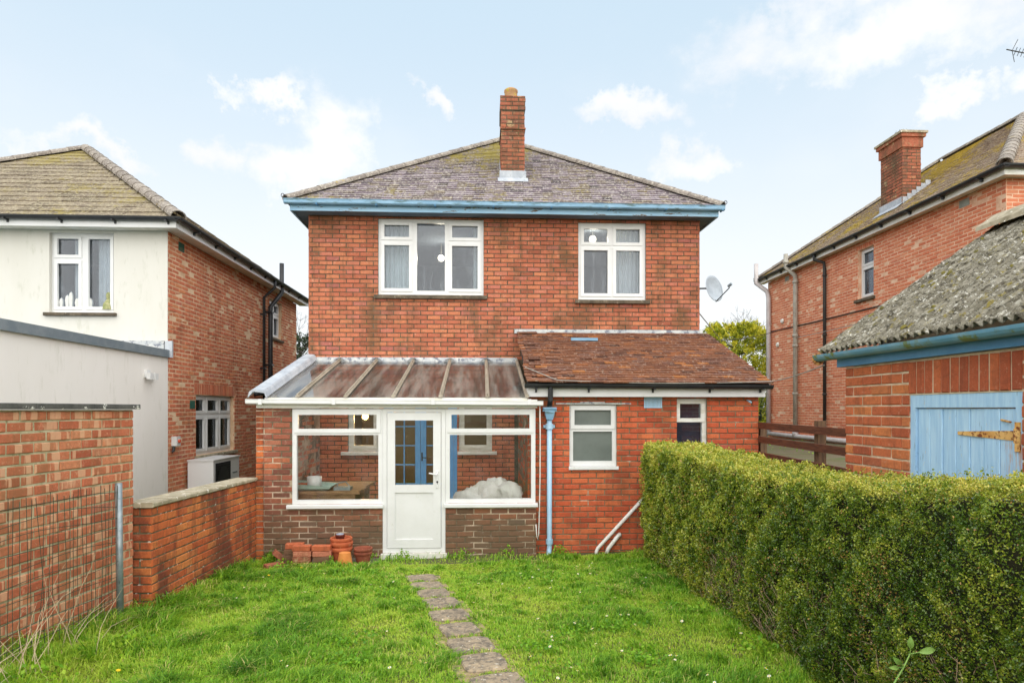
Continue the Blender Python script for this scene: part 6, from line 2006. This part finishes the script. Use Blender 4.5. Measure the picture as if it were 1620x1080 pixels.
# pea-like seedling climbing the hedge
PE = thing('pea_plant', 'pale green pea-like shoot with oval leaves standing before the hedge', 'plant', (1.86, 2.80, .26))
b0 = Vector((1.83, 2.78, .36))
st = [b0, b0 + Vector((.03, -.01, .10)), b0 + Vector((.02, .0, .20)), b0 + Vector((.06, .01, .30)), b0 + Vector((.12, .02, .38)), b0 + Vector((.15, .02, .44))]
mb = MB(); mb.tube([(1.86, 2.80, .25)] + st, [.006, .006, .0055, .005, .0045, .004, .003], 6); mb.build('stem', M['pea'], PE, smooth=True)


def oval(base, tipv, wide, mat, parent):
    base, tipv = Vector(base), Vector(tipv)
    d_ = tipv - base
    view = Vector((-.5, -.8, .25)).normalized()
    s_ = d_.cross(view).normalized()
    nrm_ = s_.cross(d_).normalized()
    mb = MB(); vs, fs = [], []
    for k in range(7):
        t_ = k / 6
        w_ = wide * math.sin(math.pi * min(1, t_ * .93 + .05)) ** .8
        c = base + d_ * t_ + nrm_ * .012 * math.sin(t_ * 3)
        vs += [c - s_ * w_ + nrm_ * .005, c, c + s_ * w_ + nrm_ * .005]
    for k in range(6): fs += [(3 * k, 3 * k + 3, 3 * k + 4, 3 * k + 1), (3 * k + 1, 3 * k + 4, 3 * k + 5, 3 * k + 2)]
    nb = len(vs)
    vs += [v_ - nrm_ * .0008 for v_ in vs]
    fs += [tuple(reversed([i + nb for i in f])) for f in fs]
    mb.add(vs, fs); mb.build('leaf', mat, parent, smooth=True)


for (i, dx, dz, l_, w_) in ((5, .10, .03, .10, .020), (5, -.015, .09, .09, .018), (4, -.07, .06, .09, .017), (4, -.10, .01, .08, .014), (2, -.15, .11, .12, .019), (2, -.10, .12, .09, .014), (3, .07, -.13, .13, .014), (1, .10, -.10, .14, .012), (0, -.11, .03, .10, .016), (1, .06, -.06, .10, .012)):
    p = st[i] + Vector((dx * .35, -.01, dz * .35))
    v_ = Vector((dx, -.02, dz)).normalized() * l_ * .72
    oval(p, p + v_, w_ * .75, M['pea'], PE)
    mb = MB(); mb.tube([st[i], p], .0022, 5); mb.build('leaf_stalk', M['pea'], PE)


# ------------------------------------------------------------------ trees behind the houses
def conifer(name, label, c, r_, z0, z1, n_, mat, seed, size=.30, group=None, sparse=False):
    rng = np.random.RandomState(seed)
    T = thing(name, label, 'tree', (c[0], c[1], 0.0), group)
    mb = MB(); mb.tube([(c[0], c[1], -.1), (c[0], c[1], z0 + .3), (c[0] + .1, c[1], z1 - .6)], [.22, .17, .04], 8); tr = mb.build('trunk', M['bark'], T)
    mb = MB()
    for k in range(26):
        an, zz = rng.uniform(0, 6.28), rng.uniform(z0, z1 - .5)
        f_ = math.sqrt(max(.05, 1 - ((zz - z0) / (z1 - z0 + .2)) ** 2)) * r_ * .85
        p = Vector((c[0], c[1], zz))
        mb.tube([p, p + Vector((math.cos(an) * f_ * .5, math.sin(an) * f_ * .5, .2)), p + Vector((math.cos(an) * f_, math.sin(an) * f_, .55))], [.05, .03, .01], 5)
    mb.build('branches', M['bark'], T)
    m_ = n_ // 26
    cl = []
    for k in range(m_):
        an, zz = rng.uniform(0, 6.28), z0 + (z1 - z0) * rng.rand() ** .8
        f_ = max(.08, 1 - ((zz - z0) / (z1 - z0)) ** 2.2) ** .5 * r_
        rr = f_ * (.45 + .55 * rng.rand() ** .4) * (1 + .14 * math.sin(an * 5 + zz * 3))
        cl.append((c[0] + rr * math.cos(an), c[1] + rr * math.sin(an), zz, an))
    cl = np.array(cl)
    # each spray is a fan of scale-like leaflets along an upswept axis
    P, D, tt = [], [], []
    for (x, y, z_, an) in cl:
        ax = np.array([math.cos(an) * .8 + rng.normal(0, .3), math.sin(an) * .8 + rng.normal(0, .3), rng.uniform(.2, 1.0)]); ax /= np.linalg.norm(ax)
        s = rng.rand(26)
        base = np.array([x, y, z_])
        sd_ = np.cross(ax, [0, 0, 1.]); sd_ /= np.linalg.norm(sd_) + 1e-6
        P.append(base + np.outer(s * size, ax) + np.outer(rng.uniform(-.5, .5, 26) * (1 - s * .7) * size * .6, sd_) + rng.normal(0, .015, (26, 3)))
        t0 = rng.beta(1.6, 1.6) * .7
        tt.append(np.clip(t0 + s * .35 + rng.normal(0, .06, 26), 0, 1))
    P, tt = np.concatenate(P), np.concatenate(tt)
    Nn = nrm(P - np.array([c[0], c[1], z0 + .3]))
    v, t, cc = leaves(P, Nn, rng.uniform(.05, .12, len(P)) * size / .3, rng.uniform(.03, .055, len(P)) * size / .3, tt, rng)
    big_mesh('crown', v, t, cc, mat, T)['kind'] = 'stuff'
    return T


conifer('conifer', 'golden-green conifer between the lean-to roof and the tall brick house', (9.5, 23.2), 2.6, .9, 5.0, 52000, M['gold_leaf'], 3)
conifer('conifer', 'dark conifer glimpsed past the corner of the house above the conservatory', (-8.1, 28.0), 1.9, .2, 5.1, 20000, M['dark_leaf'], 5, .34)


def bare_tree(label, c, h_, seed):
    rng = np.random.RandomState(seed)
    T = thing('bare_tree', label, 'tree', (c[0], c[1], 0), 'leafless trees far behind')
    mb = MB(); mb.tube([(c[0], c[1], 0), (c[0], c[1], h_ * .6)], [.10, .05], 6); mb.build('trunk', M['bark'], T)
    tw = MB()

    def grow(p, d_, l_, r_, k):
        q = p + d_ * l_
        tw.tube([p, q], [r_, r_ * .65], 4, caps=False)
        if k == 0: return
        for j in range(3):
            grow(q, (d_ + Vector((rng.normal(0, .45), rng.normal(0, .45), rng.normal(.1, .3)))).normalized(), l_ * rng.uniform(.55, .8), r_ * .6, k - 1)
    for j in range(5): grow(Vector((c[0], c[1], h_ * rng.uniform(.3, .6))), Vector((rng.normal(0, .4), rng.normal(0, .4), 1)).normalized(), h_ * .17, .028, 4)
    tw.build('branches', M['bark'], T)


bare_tree('leafless twiggy tree showing above the golden conifer', (10.7, 26), 6.0, 4)
bare_tree('leafless twiggy tree above the dark conifer in the gap', (-9.3, 33), 7.0, 9)
for k, (x, y, zz, lb) in enumerate(((7.0, 34, 2.6, 'low dark hedge far behind under the golden conifer'), (-6.0, 40, 2.5, 'low dark hedge far behind under the dark conifer'))):
    rng = np.random.RandomState(60 + k)
    n_ = 9000
    P = np.stack([x + rng.uniform(-9, 9, n_), y + rng.normal(0, .4, n_), rng.uniform(0, zz, n_) + .25 * np.sin(rng.uniform(0, 60, n_))], 1)
    v, t, c = leaves(P, np.tile([0, -1., .3], (n_, 1)), rng.uniform(.2, .4, n_), rng.uniform(.12, .25, n_), rng.rand(n_), rng)
    o = big_mesh('far_hedge', v, t, c, M['dark_leaf']); tag(o, lb, 'hedge', 'far hedges')
# ground plants by the rail fence
for (x, y, r_, n_, lb) in ((3.62, 6.55, .22, 420, 'green shrub growing at the foot of the rail fence'), (6.5, 15.5, .9, 500, 'weeds growing along the tall brick house')):
    q = rg.normal(0, r_ * .5, (n_, 2)); zb = 1.03 if x > 4 else 1.02
    P = np.stack([x + q[:, 0], y + q[:, 1] * (1 if x < 4 else 3), zb + rg.uniform(0, .22, n_)], 1)
    v, t, c = leaves(P, np.tile([-.2, -.4, 1.], (n_, 1)), rg.uniform(.03, .06, n_), rg.uniform(.02, .035, n_), rg.uniform(.1, .7, n_), rg)
    o = big_mesh('shrub', v, t, c, M['grass']); tag(o, lb, 'shrub')


# ------------------------------------------------------------------ pots and loose bricks
def pot(c, r_, h_, mat, label, upside=False, group='terracotta pots by the conservatory'):
    T = thing('flower_pot', label, 'pot', c, group)
    k = -1 if upside else 1
    c2 = Vector(c) + (Z * h_ if upside else Vector())
    prof = [(.001, .004), (r_ * .66, 0), (r_ * .90, h_ * .78), (r_ * .94, h_ * .78)]
    mb = MB(); mb.lathe(c2, [(a, b * k) for a, b in prof], 26); mb.build('body', mat, T, smooth=False)
    prof = [(r_ * .93, h_ * .76), (r_ * .99, h_ * .78), (r_, h_ * .97), (r_ * .97, h_), (r_ * .9, h_), (r_ * .86, h_ * .97), (r_ * .82, h_ * .72), (r_ * .6, .02), (.001, .02)]
    mb = MB(); mb.lathe(c2, [(a, b * k) for a, b in prof], 26); mb.build('rim', mat, T, smooth=True)
    return T


zp = .012
q = MB(); q.box(-2.60, 7.56, -.08, -1.30, 8.17, zp); o = q.build('concrete_strip', plain('strip', (.16, .14, .10, 1), (.11, .10, .07, 1), 6, .95, .5)); tag(o, kind='structure')
pot((-1.735, 7.86, zp), .135, .215, M['terracotta'], 'big terracotta pot at the bottom of the tall stack')
pot((-1.73, 7.86, zp + .068), .137, .215, M['terracotta'], 'terracotta pot nested second in the tall stack')
pot((-1.738, 7.865, zp + .13), .135, .20, M['terracotta'], 'terracotta pot at the top of the tall stack with small pots inside')
pot((-1.755, 7.88, zp + .235), .06, .13, M['plastic_brown'], 'small dark brown pot standing in the tall stack')
pot((-1.757, 7.88, zp + .335), .05, .035, M['plastic_lilac'], 'grey rim of a small plastic pot on top of the tall stack')
pot((-1.65, 7.66, zp), .103, .185, M['terracotta_pale'], 'orange terracotta pot turned upside down in front', True)
pot((-1.47, 7.86, zp), .112, .155, M['terracotta_old'], 'lower of two nested brown terracotta pots beside the door')
pot((-1.468, 7.86, zp + .045), .116, .155, M['terracotta_old'], 'upper of two nested brown terracotta pots beside the door')

lbm = []
for k, (mt) in enumerate((M['brick_shed'], M['brick_chimney'], M['brick_brown'], M['brick_tall'])):
    mb = MB()
    L_, W_, H_ = .215, .1025, .065
    b_ = .006
    vs = []
    for (e, zz) in ((b_, -H_ / 2), (0, -H_ / 2 + b_), (0, H_ / 2 - b_), (b_, H_ / 2)):
        vs += [(-L_ / 2 + e, -W_ / 2 + e, zz), (L_ / 2 - e, -W_ / 2 + e, zz), (L_ / 2 - e, W_ / 2 - e, zz), (-L_ / 2 + e, W_ / 2 - e, zz)]
    fs = [(3, 2, 1, 0), (12, 13, 14, 15)]
    for i in range(3):
        for j in range(4): fs.append((4 * i + j, 4 * i + (j + 1) % 4, 4 * i + 4 + (j + 1) % 4, 4 * i + 4 + j))
    mb.add(vs, fs, 0, .35 + .2 * k)
    lbm.append(mb.mesh('loose_brick', [mt]))
h1 = .067
spots = []
for k in range(4): spots.append((-2.17 + .006 * ((k * 7) % 3 - 1), 7.72, zp + .034 + k * h1, .03 * ((k * 5) % 3 - 1), (3, 1, 3, 0)[k], ('pale loose brick at the bottom of the middle stack', 'loose brick second from the ground in the middle stack', 'loose brick third from the ground in the middle stack', 'bright orange loose brick topping the middle stack')[k], 0))
for k in range(4): spots.append((-1.93 + .008 * ((k * 5) % 3 - 1), 7.71, zp + .034 + k * h1, .05 * ((k * 7) % 3 - 1) + .02, (2, 2, 3, 0)[k], ('dark loose brick at the bottom of the stack beside the pots', 'dark loose brick second from the ground beside the pots', 'banded loose brick third from the ground beside the pots', 'loose brick topping the stack beside the pots')[k], 0))
spots += [(-2.30, 7.85, zp + .034 + 3 * h1, .15, 0, 'orange loose brick lying behind the middle stack', 0), (-2.34, 7.84, zp + .034, .1, 2, 'loose brick at the bottom of the back heap', 0), (-2.34, 7.84, zp + .034 + h1, .2, 2, 'loose brick second in the back heap', 0), (-2.31, 7.84, zp + .034 + 2 * h1, .08, 2, 'loose brick third in the back heap', 0),
          (-2.47, 7.84, zp + .10, .35, 1, 'loose brick tilted against the back heap', .75), (-2.50, 7.68, zp + .03, .7, 1, 'loose brick lying flat near the low wall', 0)]
for (x, y, z_, rz, mi, lb, ry) in spots:
    o = bpy.data.objects.new('loose_brick', lbm[mi]); COL.objects.link(o)
    o.location = (x, y, z_); o.rotation_euler = (0, ry, rz)
    tag(o, lb, 'brick', 'loose bricks by the conservatory')

# ------------------------------------------------------------------ cables


def sag(p0, p1, s_, n_=14):
    p0, p1 = Vector(p0), Vector(p1)
    return [p0.lerp(p1, t_) - Z * s_ * 4 * t_ * (1 - t_) for t_ in np.linspace(0, 1, n_)]


mb = MB(); mb.tube(sag((.60, 8.6, 2.51), (.98, 8.12, 2.31), .0, 3)[:-1] + sag((.98, 8.12, 2.31), (3.86, 8.10, 2.30), .035) + sag((3.86, 8.10, 2.30), (2.80, 4.99, 2.29), .015)[1:], .006, 5)
o = mb.build('clothes_line', M['cable_grey']); tag(o, 'pale line drooping along the lean-to gutter to the shed', 'cable')
mb = MB(); mb.tube(sag((3.79, 12.0, 3.25), (9.29, 18.9, 4.40), .12), .009, 5)
o = mb.build('overhead_cable', M['cable_black']); tag(o, 'dark cable crossing in front of the golden conifer', 'cable')
mb = MB(); mb.tube(sag((9.20, 17.93, 4.02), (8.6, 10.2, 4.0), .05), .010, 5)
o = mb.build('overhead_cable', M['cable_grey']); tag(o, 'pale cable running from the rusty vent pipe across the tall brick house', 'cable')
mb = MB(); mb.tube(sag((3.77, 11.2, 3.9), (30, 70, 7.5), .3), .012, 5)
o = mb.build('overhead_cable', M['cable_grey']); tag(o, 'faint far cable low in the sky beside the satellite dish', 'cable')
